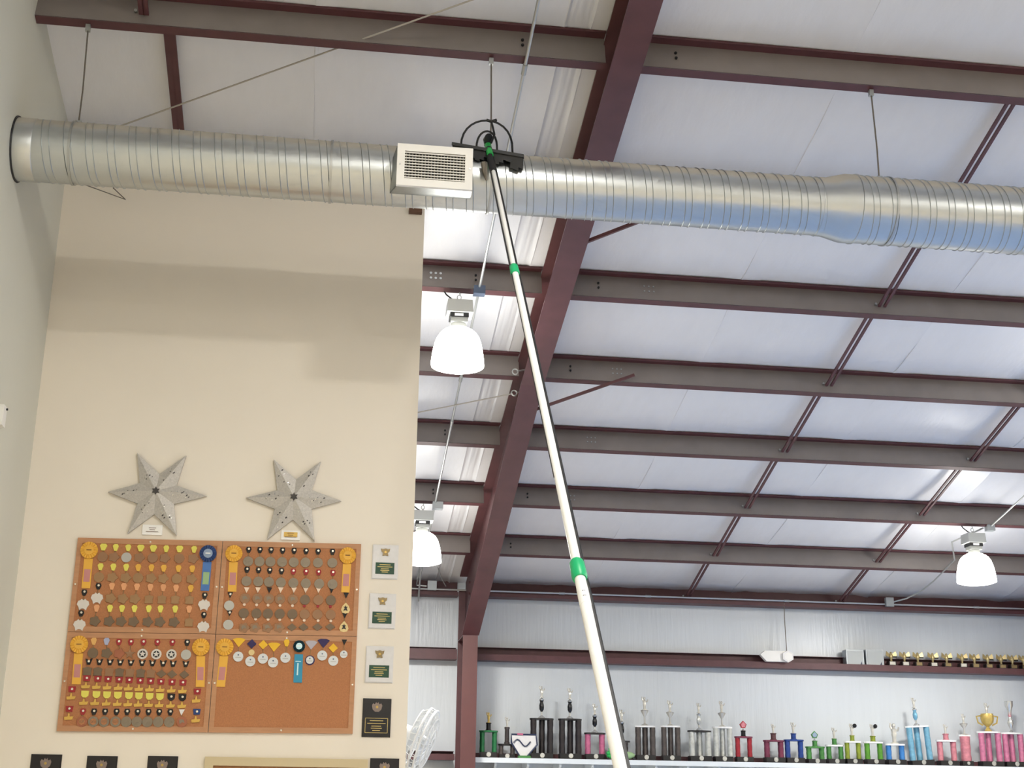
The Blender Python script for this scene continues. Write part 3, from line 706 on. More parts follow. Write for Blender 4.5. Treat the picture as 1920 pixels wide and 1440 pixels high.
row(B, [425, 560, 693, 832, 970, 1113, 1257, 1430], (192, 218), [418, 555, 685, 825, 965, 1105, 1255, 1428], (338, 356), lambda i: ('black', 'knot', 'pewter', 'disc', 'pin_metal', 'relief'), 'upper right', 'first')
row(B, [405, 543, 677, 818, 960, 1112, 1263, 1435], (432, 470), [398, 540, 668, 810, 960, 1110, 1270, 1430], (575, 612), lambda i: ('black' if i < 4 else 'red', 'knot', 'pewter', 'disc', 'pin_metal', 'relief'), 'upper right', 'second')
row(B, [400, 535, 672, 808, 967, 1108, 1262, 1418], (676, 676), [380, 530, 667, 800, 955, 1100, 1260, 1410], (782, 805), lambda i: ('cream' if i not in (2, 7) else 'black', 'triangle', 'dark bronze' if i in (5, 7) else 'bronze', 'disc', None, 'relief' if i < 5 else None), 'upper right', 'third')
row(B, [372, 520, 657, 800, 950, 1092, 1255, 1405], (856, 880), [365, 518, 655, 797, 948, 1095, 1250, 1408], (960, 978), lambda i: ('cream' if i < 5 else 'red', 'dot', 'dark bronze' if i < 5 else 'bronze', 'disc', None, None), 'upper right', 'fourth')
row(B, [362, 507, 657, 797, 945, 1090, 1257, 1410], (1026, 1052), [368, 500, 650, 790, 942, 1082, 1250, 1402], (1135, 1125), lambda i: ('cream', 'dot', 'bronze' if i < 4 else 'dark bronze', 'lobed' if i < 4 else 'diamond', None, 'relief' if i < 4 else None), 'upper right', 'fifth')
side(B, (203, 735), (190, 868), ('black', 'triangle', 'silver', 'disc', 'pin_metal', None), 'plain silver disc medal at left edge of upper right board, upper'); side(B, (195, 955), (180, 1098), ('black', 'triangle', 'silver', 'disc', 'pin_metal', None), 'plain silver disc medal at left edge of upper right board, lower')
side(B, (1593, 740), (1587, 903), ('black', 'triangle', 'cream', 'drop', None, 'mask'), 'cream drop medal with black star, upper right board edge, upper'); side(B, (1577, 980), (1567, 1125), ('black', 'triangle', 'cream', 'drop', None, 'mask'), 'cream drop medal with black star, upper right board edge, lower')
row(C_, [487, 640, 788, 932, 1083, 1250, 1430, 1607], (145, 155), [475, 640, 790, 917, 1072, 1237, 1418, 1593], (285, 305), lambda i: [('tan', 'drop', 'dark bronze', 'disc', None, None), ('silver blue', 'drop', 'dark bronze', 'lobed', None, None), ('red', 'knot', 'copper', 'lobed', 'pin_metal', None), ('red', 'knot', 'bronze', 'star', 'pin_metal', None), ('red', 'knot', 'white', 'disc', 'pin_metal', 'star ring'), ('red', 'knot', 'white', 'disc', 'pin_metal', 'star ring'), ('red', 'knot', 'white', 'disc', 'pin_metal', 'star ring'), ('black', 'knot', 'silver', 'disc', 'pin_metal', None)][i], 'lower left', 'first')
row(C_, [425, 553, 680, 803, 930, 1065, 1188, 1317, 1437, 1588], (388, 415), [410, 533, 672, 795, 920, 1048, 1172, 1297, 1425, 1572], (500, 545), lambda i: ('black', 'vee', 'dark bronze' if i not in (2, 4, 6) else 'bronze', 'diamond' if i > 6 else 'cup', 'pin_metal', None), 'lower left', 'second')
row(C_, [403, 535, 658, 790, 912, 1043, 1168, 1292, 1425, 1555], (588, 640), [388, 517, 645, 777, 900, 1025, 1153, 1280, 1415, 1548], (692, 748), lambda i: ('red', 'square', 'gold', 'bar', 'pin_metal', None), 'lower left', 'third')
row(C_, [380, 518, 645, 775, 908, 1028, 1155, 1280, 1415, 1550], (775, 815), [362, 497, 635, 767, 893, 1017, 1143, 1268, 1405, 1540], (890, 928), lambda i: ('yellow' if i < 8 else 'black', 'shield', 'gold', 'bar', 'pin_metal' if i > 7 else None, None), 'lower left', 'fourth')
row(C_, [357, 490, 622, 760, 887, 1013, 1143, 1272, 1405, 1540], (982, 990), [343, 480, 610, 747, 877, 1003, 1130, 1260, 1392, 1543], (1108, 1112), lambda i: ('white' if i == 9 else ('red' if i == 0 else 'black'), 'triangle' if i == 9 else 'knot', 'copper' if i in (0, 9) else 'pewter', 'disc', None if i == 9 else 'pin_metal', 'ring' if i < 4 else 'relief'), 'lower left', 'fifth')
GB = ('red', 'square', 'gold', 'bar', 'pin_metal', None)
side(C_, (225, 720), (212, 825), GB, 'gold bar medal below the left yellow rosette, upper of two'); side(C_, (193, 955), (183, 1068), GB, 'gold bar medal below the left yellow rosette, lower of two')
side(C_, (1728, 748), (1713, 862), GB, 'gold bar medal on red ribbon at right edge of lower left board'); side(C_, (1722, 990), (1707, 1100), ('blue', 'square', 'gold', 'bar', 'pin_metal', None), 'gold bar medal on blue ribbon at corner of lower left board')
lr = [((437, 155), (427, 328), 'gold yellow', 'fan', 'pale', 'disc'), ((590, 175), (572, 385), 'navy', 'lozenge', 'pale', 'disc'), ((727, 185), (723, 352), 'gold yellow', 'lozenge', 'pale', 'disc'), ((858, 210), (845, 398), 'gold yellow', 'fan', 'pale', 'disc'), ((1008, 165), (993, 342), 'gold yellow', 'drop', 'pale', 'disc'),
      ((1303, 185), (1285, 370), 'silver', 'fan', 'pale', 'small disc'), ((1450, 165), (1435, 315), 'navy', 'fan', 'pale', 'disc'), ((1567, 225), (1567, 378), 'gold yellow', 'lozenge', 'pale', 'disc'), ((1700, 150), (1693, 300), 'black', 'triangle', 'pale', 'small disc')]
for i, (r, p, rc, rs, pm, ps) in enumerate(lr):
    side(D_, r, p, (rc, rs, pm, ps, None, 'print'), 'white disc medal on %s ribbon, %s from left, lower right cork board' % (rc, ORD[i]))
    if i == 1:
        q = at(D_[0]+587/6.4, D_[1]+278/6.4, FB); o = [o for o in bpy.data.objects if o.get('label', '').startswith('white disc medal on navy ribbon, second')][0]
        build('gold_disc', MB().cyl((q.x, FB, q.z), (q.x, FB-.006, q.z), .022, 12), 'medal_cream', o)
    if i == 5:
        q = at(D_[0]+1287/6.4, D_[1]+372/6.4, FB); o = [o for o in bpy.data.objects if o.get('label', '').startswith('white disc medal on silver ribbon')][0]
        build('navy_backing', MB().cyl((q.x, FB, q.z), (q.x, FB-.004, q.z), .036, 12), 'ribbon_navy', o)
# rosettes ---------------------------------------------------------
mat('rosette_yellow', 'EDB545', .55); mat('rosette_blue', '2B4578', .5); mat('rosette_teal', '0E3440', .4); mat('tail_pink', 'C98A86', .6); mat('tail_blue', '4A78B8', .5); mat('tail_green', '9DBD8A', .6); mat('tail_cyan', '2F93B5', .5); mat('badge_grey', '8FA0B8', .4); mat('badge_shine', 'CFF2F6', .25); mat('rosette_mark', '8A5A22', .6)
def rosette(off, c, end, col, tail, patch, label, r=.062, badge=None, w=.062):
    p = at(off[0]+c[0]/6.4, off[1]+c[1]/6.4, FB); q = at(off[0]+end[0]/6.4, off[1]+end[1]/6.4, FB)
    t = thing('award_rosette', label, 'rosette', (q.x, FB, q.z), 'award rosettes')
    mb = MB(); n = 36; vs = [(p.x, FB-.020, p.z)]
    for i in range(n):
        a = 2*PI*i/n; vs.append((p.x+r*math.cos(a), FB-(.012 if i % 2 else .020), p.z+r*math.sin(a)))
    for i in range(n):
        a = 2*PI*i/n; vs.append((p.x+r*math.cos(a), FB-.004, p.z+r*math.sin(a)))
    mb.add(vs, [(0, 1+i, 1+(i+1) % n) for i in range(n)]+[(1+i, 1+n+i, 1+n+(i+1) % n, 1+(i+1) % n) for i in range(n)]); build('pleated_head', mb, col, t, 0)
    mb = MB(); mb.cyl((p.x, FB-.022, p.z), (p.x, FB-.016, p.z), r*.55, 18); build('button', mb, badge or col, t)
    build('print_mark', MB().box((p.x-.018, FB-.0235, p.z-.003), (p.x+.018, FB-.022, p.z+.004)), 'rosette_mark' if not badge else 'card', t, 0)
    d = Vector((q.x-p.x, 0, q.z-p.z)); nrm = Vector((1, 0, 0))
    s = p+d*.22; 
    mb = MB(); mb.prism([Vector((s.x-w/2, FB-.001, s.z)), Vector((s.x+w/2, FB-.001, s.z)), Vector((q.x+w/2, FB-.001, q.z)), Vector((q.x-w/2, FB-.001, q.z))], (0, -.004, 0)); build('ribbon_tail', mb, tail, t, 0)
    if patch:
        a, b = p+d*.50, p+d*.83
        mb = MB(); mb.prism([Vector((a.x-w*.36, FB-.005, a.z)), Vector((a.x+w*.36, FB-.005, a.z)), Vector((b.x+w*.36, FB-.005, b.z)), Vector((b.x-w*.36, FB-.005, b.z))], (0, -.001, 0)); build('printed_patch', mb, patch, t, 0)
RY_ = ('rosette_yellow', 'rosette_yellow', 'tail_pink')
rosette(A, (305, 205), (262, 660), *RY_, 'yellow rosette at top left corner of upper left cork board'); rosette(A, (1730, 245), (1690, 690), 'rosette_blue', 'tail_blue', 'tail_green', 'dark blue rosette at top right of upper left cork board', badge='badge_grey')
rosette(B, (248, 245), (225, 700), *RY_, 'yellow rosette at top left of upper right cork board'); rosette(B, (1612, 270), (1583, 710), *RY_, 'yellow rosette at top right of upper right cork board')
rosette(C_, (313, 183), (275, 660), *RY_, 'yellow rosette at top left of lower left cork board'); rosette(C_, (1772, 215), (1762, 692), *RY_, 'yellow rosette at top right of lower left cork board')
rosette(D_, (267, 215), (215, 690), *RY_, 'yellow rosette at top left of lower right cork board'); rosette(D_, (1158, 205), (1140, 640), 'rosette_teal', 'tail_cyan', None, 'dark teal rosette with long bright blue ribbon tail', r=.043, badge='badge_shine')
o = [o for o in bpy.data.objects if o.get('label', '') == 'dark teal rosette with long bright blue ribbon tail'][0]
q = at(D_[0]+1147/6.4, D_[1]+385/6.4, FB); build('tail_lettering', MB().box((q.x-.02, FB-.0055, q.z-.003), (q.x+.02, FB-.005, q.z+.003)).box((q.x-.006, FB-.0055, q.z-.10), (q.x+.004, FB-.005, q.z-.012)), 'badge_shine', o, 0)

# plaques ----------------------------------------------------------
def emblem(p, t, m, y, s=1.0, kind=0):
    if kind == 0:
        pts = [(-.034, .028), (-.02, .024), (0, .03), (.02, .024), (.034, .028), (.03, .008), (.018, -.004), (.022, -.026), (0, -.022), (-.022, -.026), (-.018, -.004), (-.03, .008)]
    else:
        pts = [(-.036, .012), (-.028, .028), (-.016, .02), (-.008, .036), (0, .026), (.008, .036), (.016, .02), (.028, .028), (.036, .012), (.03, -.014), (.014, -.03), (-.014, -.03), (-.03, -.014)]
    build('emblem', MB().prism([(p.x+a*s, y, p.z+b*s) for a, b in pts], (0, -.006, 0)), m, t, 0)
    build('emblem_center', MB().cyl((p.x, y-.006, p.z+.002), (p.x, y-.009, p.z+.002), .009*s, 10), 'brass', t)
def plaque(px, py, w, h, kind, label):
    p = at(px, py, F); t = thing('award_plaque', label, 'plaque', p-Vector((0, 0, h/2)), 'wall plaques')
    body = 'marble' if kind == 0 else 'plaque_black'
    mb = slab(*prect(p, w, h), F-.006, F); build('back', mb, body, t, 0)
    mb = slab(*prect(p, w-.012, h-.012), F-.014, F-.006); build('face', mb, body, t, 0)
    emblem(p+Vector((0, 0, h*.27)), t, 'brass_dark' if kind == 0 else 'bronze_dim', F-.014, 1.0 if kind == 0 else 1.05, kind)
    q = p+Vector((0, 0, -h*.19 if kind == 0 else -h*.2))
    pw, ph = (w*.68, h*.3) if kind == 0 else (w*.76, h*.36)
    build('plate_border', slab(*prect(q, pw+.008, ph+.008), F-.0155, F-.014), 'gold_line' if kind else 'plate_green', t, 0)
    build('plate', slab(*prect(q, pw, ph), F-.017, F-.0155), 'plate_green' if kind == 0 else 'plaque_black', t, 0)
    for i, (ww, dz) in enumerate(((.62, .34), (.84, .14), (.45, -.05), (.5, -.2), (.35, -.36))):
        build('text_line', slab(*prect(q+Vector((0, 0, dz*ph)), pw*ww, .0045), F-.018, F-.017), 'gold_line', t, 0)
plaque(722, 1054, .197, .262, 0, 'white marble plaque with green plate, top one beside the boards')
plaque(716.5, 1146, .200, .263, 0, 'white marble plaque with green plate, middle one beside the boards')
plaque(711, 1246, .205, .268, 0, 'white marble plaque with green plate, bottom one beside the boards')
plaque(706, 1346, .208, .275, 1, 'black plaque with gold framed plate beside the cork board corner')
for px, lab in ((86, 'black plaque at the bottom edge, leftmost of the row'), (191, 'black plaque at the bottom edge, second from the left'), (305, 'black plaque at the bottom edge, below the lower left board'), (722, 'black plaque at the bottom edge, below the other black plaque')):
    top = 1419 if px < 100 else (1422 if px < 700 else 1425.5)
    p = at(px, top+33, F); plaque(px-2, top+33.5, .21, .275, 1, lab)
# beige picture frame at the bottom edge
a = at(385, 1420, F); b = at(690, 1423, F)
t = thing('picture_frame', 'wide beige picture frame at the bottom edge under the boards', 'frame', ((a.x+b.x)/2, F, a.z-.9))
fz = (a.z+b.z)/2
for nm, (x0, x1, z0, z1) in (('frame_rail', (a.x, b.x, fz-.06, fz)), ('frame_rail', (a.x, b.x, fz-.9, fz-.84)), ('frame_stile', (a.x, a.x+.06, fz-.84, fz-.06)), ('frame_stile', (b.x-.06, b.x, fz-.84, fz-.06))):
    build(nm, MB().box((x0, F-.025, z0), (x1, F, z1)), 'frame_beige', t, 0)
build('picture', MB().box((a.x+.06, F-.012, fz-.84), (b.x-.06, F, fz-.06)), 'frame_inner', t, 0)
# white fixture clipped by the left edge on the left wall
p = atX(3, 770, XL)
t = thing('wall_sensor', 'small white fixture on the left wall at the picture edge', 'fixture', (XL, p.y, p.z-.12))
build('housing', MB().box((XL, p.y-.09, p.z-.12), (XL+.035, p.y-.0, p.z+.02)), 'vent_white', t, 0)
build('knob', MB().cyl((XL+.035, p.y-.02, p.z+.005), (XL+.045, p.y-.02, p.z+.005), .008, 10), 'black', t)

# ------------------------------------------------------------------ scrubbing pole
PA = at(917, 283, 8.50); PB = at(1163, 1440, 4.35)
dirp = (PB-PA).normalized()
def on_pole(py):
    lo, hi = -.5, 6.5
    for _ in range(50):
        m_ = (lo+hi)/2
        if proj(PA+dirp*m_)[1] < py: lo = m_
        else: hi = m_
    return PA+dirp*lo
tend = (PA.z-.03)/-dirp.z
PEND_ = PA+dirp*tend
pole = thing('extension_pole', 'long telescopic white pole with brush leaning on the duct', 'pole', PEND_)
J0, J1, J2 = on_pole(322), on_pole(507), on_pole(1070)
build('gooseneck', MB().tube([PA+Vector((.0, .10, .09)), PA+Vector((0, .04, .13)), on_pole(262), on_pole(270)], .026, 10), 'black', pole)
build('neck_sleeve', MB().cone(on_pole(291), J0, .018, .021, 12), 'black', pole)
build('adapter', MB().cyl(on_pole(268), on_pole(292), .024, 14), 'green_adapter', pole)
build('adapter_ring', MB().cyl(on_pole(280), on_pole(282), .0255, 14), 'black', pole)
build('top_section', MB().cyl(J0, J1, .0145, 14), 'alu', pole)
build('middle_section', MB().cyl(J1, J2, .0185, 14), 'alu', pole)
build('lower_section', MB().cyl(J2, PEND_, .0215, 14), 'alu', pole)
for J, r in ((J1, .025), (J2, .029)):
    build('clamp', MB().tube([J-dirp*.055, J-dirp*.045, J+dirp*.04, J+dirp*.055], [r*.85, r, r*1.06, r*.9], 14), 'green_clamp', pole)
st = on_pole(1105); build('sticker', MB().cyl(st, st+dirp*.10, .0222, 14), 'sticker', pole)
for q in (0, .03): build('sticker_mark', MB().box(st+dirp*(.02+q)+Vector((-.008, -.026, -.006)), st+dirp*(.02+q)+Vector((.004, -.02, .006))), 'black', pole, 0)
hs = Vector((1, .25, 0)).normalized()
pts = []
for i in range(30):
    u = i/29; q = PA+dirp*(tend*u*.985); rr = .021 if q.z > J1.z else (.0255 if q.z > J2.z else .029)
    pts.append(q+hs*(rr+.001)+Vector((0, .008, 0)))
hose = build('water_hose', MB().tube(pts, .0085, 8), 'hose', pole)
pts = [q-2*hs*(.0215)+Vector((0, -.002, 0)) for q in pts[:16]]
build('side_hose', MB().tube(pts, .005, 6), 'hose', pole)
# brush head
b0, b1 = at(846, 274, 8.56), at(980, 297, 8.50)
ctr = at(915, 285, 8.53); ax = (b1-b0).normalized()
L = (b1-b0).length/2
mb = MB()
nz = Vector((0, -.35, .94)).normalized(); ny = ax.cross(nz).normalized()
def bl(u, v, wv): return ctr+ax*u+nz*v+ny*wv
mb.hexa([bl(-L, .0, -.05), bl(L, .0, -.05), bl(L, .0, .05), bl(-L, .0, .05), bl(-L, .022, -.045), bl(L, .022, -.045), bl(L, .022, .045), bl(-L, .022, .045)])
build('brush_block', mb, 'black', pole, 0)
mb = MB(); N = 18
for i in range(N):
    u0 = -L*.98+2*L*.98*i/N; u1 = u0+2*L*.98/N
    h0 = -.055-.018*math.sin(i*1.3)-(.02 if i > N-4 else 0)
    for wv in (-.04, -.012, .016):
        mb.hexa([bl(u0-.003, h0, wv-.012), bl(u1+.003, h0-.004, wv-.012), bl(u1+.003, h0-.004, wv+.026), bl(u0-.003, h0, wv+.026), bl(u0, .002, wv), bl(u1, .002, wv), bl(u1, .002, wv+.02), bl(u0, .002, wv+.02)])
br = build('bristles', mb, 'black', pole, 0); br['kind'] = 'stuff'
def loop(x0, y0, x1, y1, xt, yt, nm, r=.0075):
    pts = []
    xm = (x0+x1)/2
    for i in range(15):
        a = PI*i/14; px = xm-(x1-x0)/2*math.cos(a)+(xt-xm)*math.sin(a)*.6; base = y0+(y1-y0)*i/14
        py = base+(yt-(y0+y1)/2)*math.sin(a)**.8; pts.append(at(px, py, 8.54))
    build(nm, MB().tube(pts, r, 8), 'hose', pole)
loop(864, 278, 961, 286, 915, 226, 'hose_loop'); loop(893, 280, 932, 284, 915, 246, 'hose_loop')
tj = at(921, 228, 8.54); build('hose_tee', MB().tube([at(912, 225, 8.54), tj, at(931, 225, 8.54)], .011, 8).tube([tj, at(924, 238, 8.52), at(927, 252, 8.51), at(921, 268, 8.5)], .008, 8), 'hose', pole)
mb = MB(); q = at(908, 306, 8.49)
mb.tube([q, q+Vector((.004, -.01, -.07)), q+Vector((.018, -.0, -.13))], [.024, .02, .006], 7); build('dust_clump', mb, 'dust', pole)

# ------------------------------------------------------------------ shelf and trophies
YS = 18.92; SZ = .630+1.6; SX0 = 2.06
shelf = thing('trophy_shelf', 'long white shelf carrying the trophies along the far wall', 'shelf', (6, 19, SZ-.3))
build('board', MB().box((SX0, 18.72, SZ-.025), (10.5, 19.29, SZ)), 'shelf', shelf, 0)
build('front_lip', MB().box((SX0, 18.70, SZ-.065), (10.5, 18.72, SZ)), 'shelf', shelf, 0)
x = SX0+.28; i = 0
while x < 10.4:
    build('bracket', MB().prism([(x, 18.74, SZ-.025), (x, 19.28, SZ-.025), (x, 19.28, SZ-.3), (x, 19.24, SZ-.3), (x, 18.74, SZ-.10)], (.03, 0, 0)), 'shelf', shelf, 0); x += .44
channel('wall_girt', XW+.11, 10.5, SZ+.002, .075, .07, 'low dark girt along the wall behind the trophies', depth=.06)
sl = thing('low_shelf', 'pale shelf end with brackets below the low maroon rail', 'shelf', (1.3, 19, SZ-.5))
build('board', MB().box((.5, 18.8, SZ-.17), (1.8, 19.2, SZ-.145)), 'shelf', sl, 0)
for x in (1.12, 1.62): build('bracket', MB().prism([(x, 18.82, SZ-.17), (x, 19.2, SZ-.17), (x, 19.2, SZ-.45)], (.04, 0, 0)), 'shelf', sl, 0)

TC = {'green': '2F7A4C', 'black': '332E30', 'pink': 'C86E92', 'red': 'A8303C', 'maroon': '7C3A52', 'blue': '2C4A92', 'leaf': '4E8A4A', 'lime': '8C9A3A', 'sky': '3F7FC2', 'cyan': '78AEC8', 'rose': 'CE8590', 'hotpink': 'CC7C9C', 'silver': 'C9CBC6', 'smoke': '57504E', 'gold': 'C9AE62', 'grass': '5C9838'}
for k, c in TC.items(): mat('trophy_'+k, c, .28, .35, var=.16, scale=22)
mat('trophy_plate', 'EDEDEB', .35); mat('trophy_chrome', 'D9DAD6', .2, .7); mat('trophy_base', '1A1819', .35); mat('trophy_ivory', 'CFCCC2', .3, .4)
def human(mb, p, h, arm=1):
    mb.lathe(p, [(h*.2, 0), (h*.2, h*.05), (h*.1, h*.08), (h*.1, h*.3), (h*.14, h*.45), (h*.12, h*.5), (h*.16, h*.68), (h*.06, h*.74), (h*.05, h*.78)], 8)
    mb.ball(p+Vector((0, 0, h*.86)), h*.105, 8, 5)
    if arm:
        mb.tube([p+Vector((-h*.09, 0, h*.66)), p+Vector((-h*.18, 0, h*.8)), p+Vector((-h*.16, 0, h*.98))], h*.05, 5)
        mb.tube([p+Vector((h*.09, 0, h*.66)), p+Vector((h*.2, 0, h*.62)), p+Vector((h*.26, 0, h*.78))], h*.05, 5)
def trophy(x0, x1, yp, yb, yt, cols, col, topper, label, riser=None, rfrac=.35, plate='trophy_plate', base='trophy_base', Y=YS, mid=False, tilt=0):
    xc = (x0+x1)/2; P0 = at(xc, yb, Y); w = at(x1, yb, Y).x-at(x0, yb, Y).x
    zb = SZ; zp = at(xc, yp, Y).z; zt = at(xc, yt, Y).z; X = P0.x
    t = thing('trophy', label, 'trophy', (X, Y, zb), 'trophies on the far shelf')
    dd = w*.38
    bh = min(.075, (zp-zb)*.3)
    build('base', MB().box((X-w*.46, Y-dd/2-.02, zb), (X+w*.46, Y+dd/2+.02, zb+bh)), base, t, 0)
    build('emblem', MB().cyl((X, Y-dd/2-.03, zb+bh*.6), (X, Y-dd/2-.02, zb+bh*.6), min(.032, w*.13), 12), 'trophy_chrome', t)
    cr = min(.042, w*.14)
    if cols == 1: cpos = [(X, Y)]
    elif cols == 2: cpos = [(X-w*.34, Y), (X+w*.34, Y)]
    else: cpos = [(X-w*.36, Y-dd*.2), (X+w*.36, Y-dd*.2), (X+w*.04, Y+dd*.4)]
    if cols == 1: cr = w*.4
    for a, b in cpos:
        prof = [(cr, 0), (cr*1.0, .01)]
        H = zp-zb-bh; n = 7
        prof = [(cr*(1+.05*math.sin(i*2.2)), H*i/n) for i in range(n+1)]
        build('column', MB().lathe((a, b, zb+bh), prof, 10), 'trophy_'+col, t)
    mb = MB(); mb.prism([(X+w*.52*math.cos(a), Y+dd*.75*math.sin(a), zp) for a in [2*PI*i/16+PI/16 for i in range(16)]], (0, 0, .022)); build('plate', mb, plate, t, 0)
    z = zp+.022; H = zt-z
    if riser:
        rh = H*rfrac; rr = min(.038, w*.13)
        build('riser', MB().lathe((X, Y, z), [(rr*1.3, 0), (rr*1.3, rh*.1), (rr, rh*.14), (rr*1.0, rh*.86), (rr*1.2, rh*.9), (rr*1.2, rh)], 10), riser if riser in MATS else 'trophy_'+riser, t); z += rh; H -= rh
    c = Vector((X, Y, z))
    if topper == 'person':
        mb = MB(); human(mb, c, H); build('figure', mb, 'trophy_ivory', t)
    elif topper == 'goldperson':
        mb = MB(); human(mb, c, H); build('figure', mb, 'trophy_gold', t)
    elif topper == 'diamond':
        s = H*.62; d = Vector((X, Y, z+H*.5))
        build('stand', MB().lathe(c, [(.03, 0), (.012, H*.1), (.01, H*.2)], 8), 'trophy_chrome', t)
        q = [d+Vector((0, 0, s*.55)), d+Vector((s*.5, 0, s*.05)), d+Vector((s*.28, 0, -s*.45)), d+Vector((-s*.28, 0, -s*.45)), d+Vector((-s*.5, 0, s*.05))]
        build('diamond_plaque', MB().prism([v+Vector((0, -.012, 0)) for v in q], (0, .024, 0)), 'trophy_'+col, t, 0)
        build('diamond_face', MB().prism([d+(v-d)*.72+Vector((0, -.018, 0)) for v in q], (0, .006, 0)), 'trophy_rose' if col == 'red' else 'badge_grey', t, 0)
    elif topper == 'cup':
        build('stem', MB().lathe(c, [(.05, 0), (.045, .015), (.014, .04), (.014, H*.25)], 10), 'trophy_chrome', t)
        build('cup', MB().lathe(c, [(.014, H*.2), (.032, H*.28), (.034, H*.4), (.022, H*.5), (.03, H*.55)], 10), 'black_gloss' if col in ('black', 'pink', 'smoke') else 'trophy_'+col, t)
        build('crown', MB().lathe(c, [(.03, H*.55), (.036, H*.58), (.012, H*.62), (.012, H*.66)], 10), 'trophy_chrome', t)
        mb = MB(); human(mb, c+Vector((0, 0, H*.64)), H*.36); build('figure', mb, 'trophy_ivory', t)
    elif topper == 'vase':
        build('stem', MB().lathe(c, [(.05, 0), (.02, H*.05), (.012, H*.1), (.03, H*.2), (.045, H*.3), (.04, H*.4), (.018, H*.5), (.03, H*.7), (.055, H*.85), (.06, H), (.05, H), (.02, H*.75)], 12), 'trophy_chrome', t)
        build('band', MB().lathe(c, [(.0185, H*.48), (.022, H*.56), (.028, H*.68)], 10), 'trophy_rose', t)
    elif topper == 'flute':
        build('flute', MB().lathe(c, [(.06, 0), (.05, H*.03), (.012, H*.08), (.012, H*.3), (.05, H*.48), (.058, H*.52), (.02, H*.53)], 12), 'trophy_ivory', t)
        build('rim', MB().lathe(c, [(.018, H*.44), (.045, H*.5), (.05, H*.53)], 12), 'trophy_smoke', t)
        mb = MB(); human(mb, c+Vector((0, 0, H*.53)), H*.47); build('figure', mb, 'trophy_ivory', t)
    elif topper == 'bigcup':
        build('bowl', MB().lathe(c, [(.06, 0), (.03, H*.1), (.02, H*.16), (.08, H*.3), (.095, H*.45), (.085, H*.62), (.06, H*.62)], 12), 'trophy_gold', t)
        for s in (-1, 1): build('handle', MB().tube([c+Vector((s*.08, 0, H*.55)), c+Vector((s*.16, 0, H*.52)), c+Vector((s*.14, 0, H*.3)), c+Vector((s*.07, 0, H*.22))], .012, 6), 'trophy_gold', t)
        mb = MB(); human(mb, c+Vector((0, 0, H*.6)), H*.4); build('figure', mb, 'trophy_ivory', t)
    elif topper == 'ball':
        mb = MB(); human(mb, c, H*.9); build('figure', mb, 'trophy_ivory', t)
        build('ball', MB().ball(c+Vector((.035, -.03, H*.72)), .03, 10, 6), 'black_gloss', t)
    if tilt: t.rotation_euler = (0, tilt, 0)
    return t
trophy(898, 932, 1373, 1422, 1335, 2, 'green', 'goldperson', 'green two column trophy with gold figure beside the maroon column', 'black_gloss', .42, plate='trophy_green')
t2 = trophy(934, 966, 1398, 1422, 1344, 2, 'smoke', 'person', 'small dark two tier trophy with white figure beside the green trophy', 'smoke', .62, plate='trophy_base')
trophy(993, 1037, 1350, 1422, 1286, 3, 'black', 'cup', 'tall black three column trophy, nearest to the white board trophy', plate='trophy_base')
trophy(1047, 1090, 1351, 1422, 1290, 3, 'black', 'cup', 'tall black three column trophy, second of the two tallest', plate='trophy_base')
trophy(1096, 1135, 1377, 1424, 1319, 2, 'pink', 'cup', 'trophy with pink patterned front left of the pole', plate='trophy_base')
trophy(1152, 1181, 1392, 1425, 1330, 1, 'smoke', 'cup', 'dark trophy half hidden behind the white pole', plate='trophy_base')
trophy(1191, 1229, 1364, 1423, 1306, 3, 'smoke', 'flute', 'dark glittering column trophy just right of the pole', )
trophy(1240, 1276, 1364, 1423, 1313, 3, 'smoke', 'flute', 'dark glittering column trophy, second right of the pole')
trophy(1291, 1334, 1373, 1426, 1318, 3, 'silver', 'cup', 'silver column trophy with black oval plate', plate='trophy_base')
trophy(1338, 1374, 1366, 1425, 1314, 3, 'silver', 'flute', 'silver column trophy with white plate beside the red trophy')
trophy(1379, 1412, 1384, 1428, 1348, 2, 'red', 'diamond', 'red two column trophy with red diamond topper', 'black_gloss', .33, plate='trophy_maroon')
trophy(1433, 1471, 1391, 1428, 1357, 2, 'maroon', 'person', 'maroon two column trophy beside the blue one', 'maroon', .42, plate='trophy_maroon')
trophy(1472, 1508, 1390, 1429, 1354, 2, 'blue', 'person', 'dark blue two column trophy beside the maroon one', 'blue', .35, plate='trophy_blue')
trophy(1512, 1547, 1403, 1429, 1367, 2, 'leaf', 'diamond', 'low green trophy with pale green diamond topper', 'leaf', .33, plate='trophy_leaf')
trophy(1550, 1583, 1400, 1430, 1364, 2, 'leaf', 'person', 'low green trophy with small white figure', 'leaf', .36, Y=18.98)
trophy(1585, 1616, 1393, 1430, 1354, 2, 'lime', 'ball', 'lime gold trophy with ball figure, left of two alike', 'lime', .3)
trophy(1622, 1657, 1394, 1431, 1355, 2, 'grass', 'ball', 'lime gold trophy with ball figure, right of two alike', 'lime', .3)
trophy(1662, 1698, 1398, 1432, 1355, 2, 'sky', 'person', 'bright blue low trophy with white figure')
trophy(1705, 1750, 1364, 1430, 1308, 3, 'cyan', 'cup', 'tall leaning light blue column trophy', tilt=-.06)
trophy(1759, 1796, 1391, 1434, 1358, 2, 'rose', 'person', 'low rose pink two column trophy', 'rose', .4)
trophy(1802, 1824, 1381, 1434, 1338, 1, 'rose', 'flute', 'slim single column pink trophy')
trophy(1837, 1880, 1375, 1434, 1318, 3, 'hotpink', 'bigcup', 'pink column trophy with large gold cup')
trophy(1882, 1922, 1377, 1435, 1315, 3, 'hotpink', 'vase', 'pink column trophy with tall silver vase at the right edge')
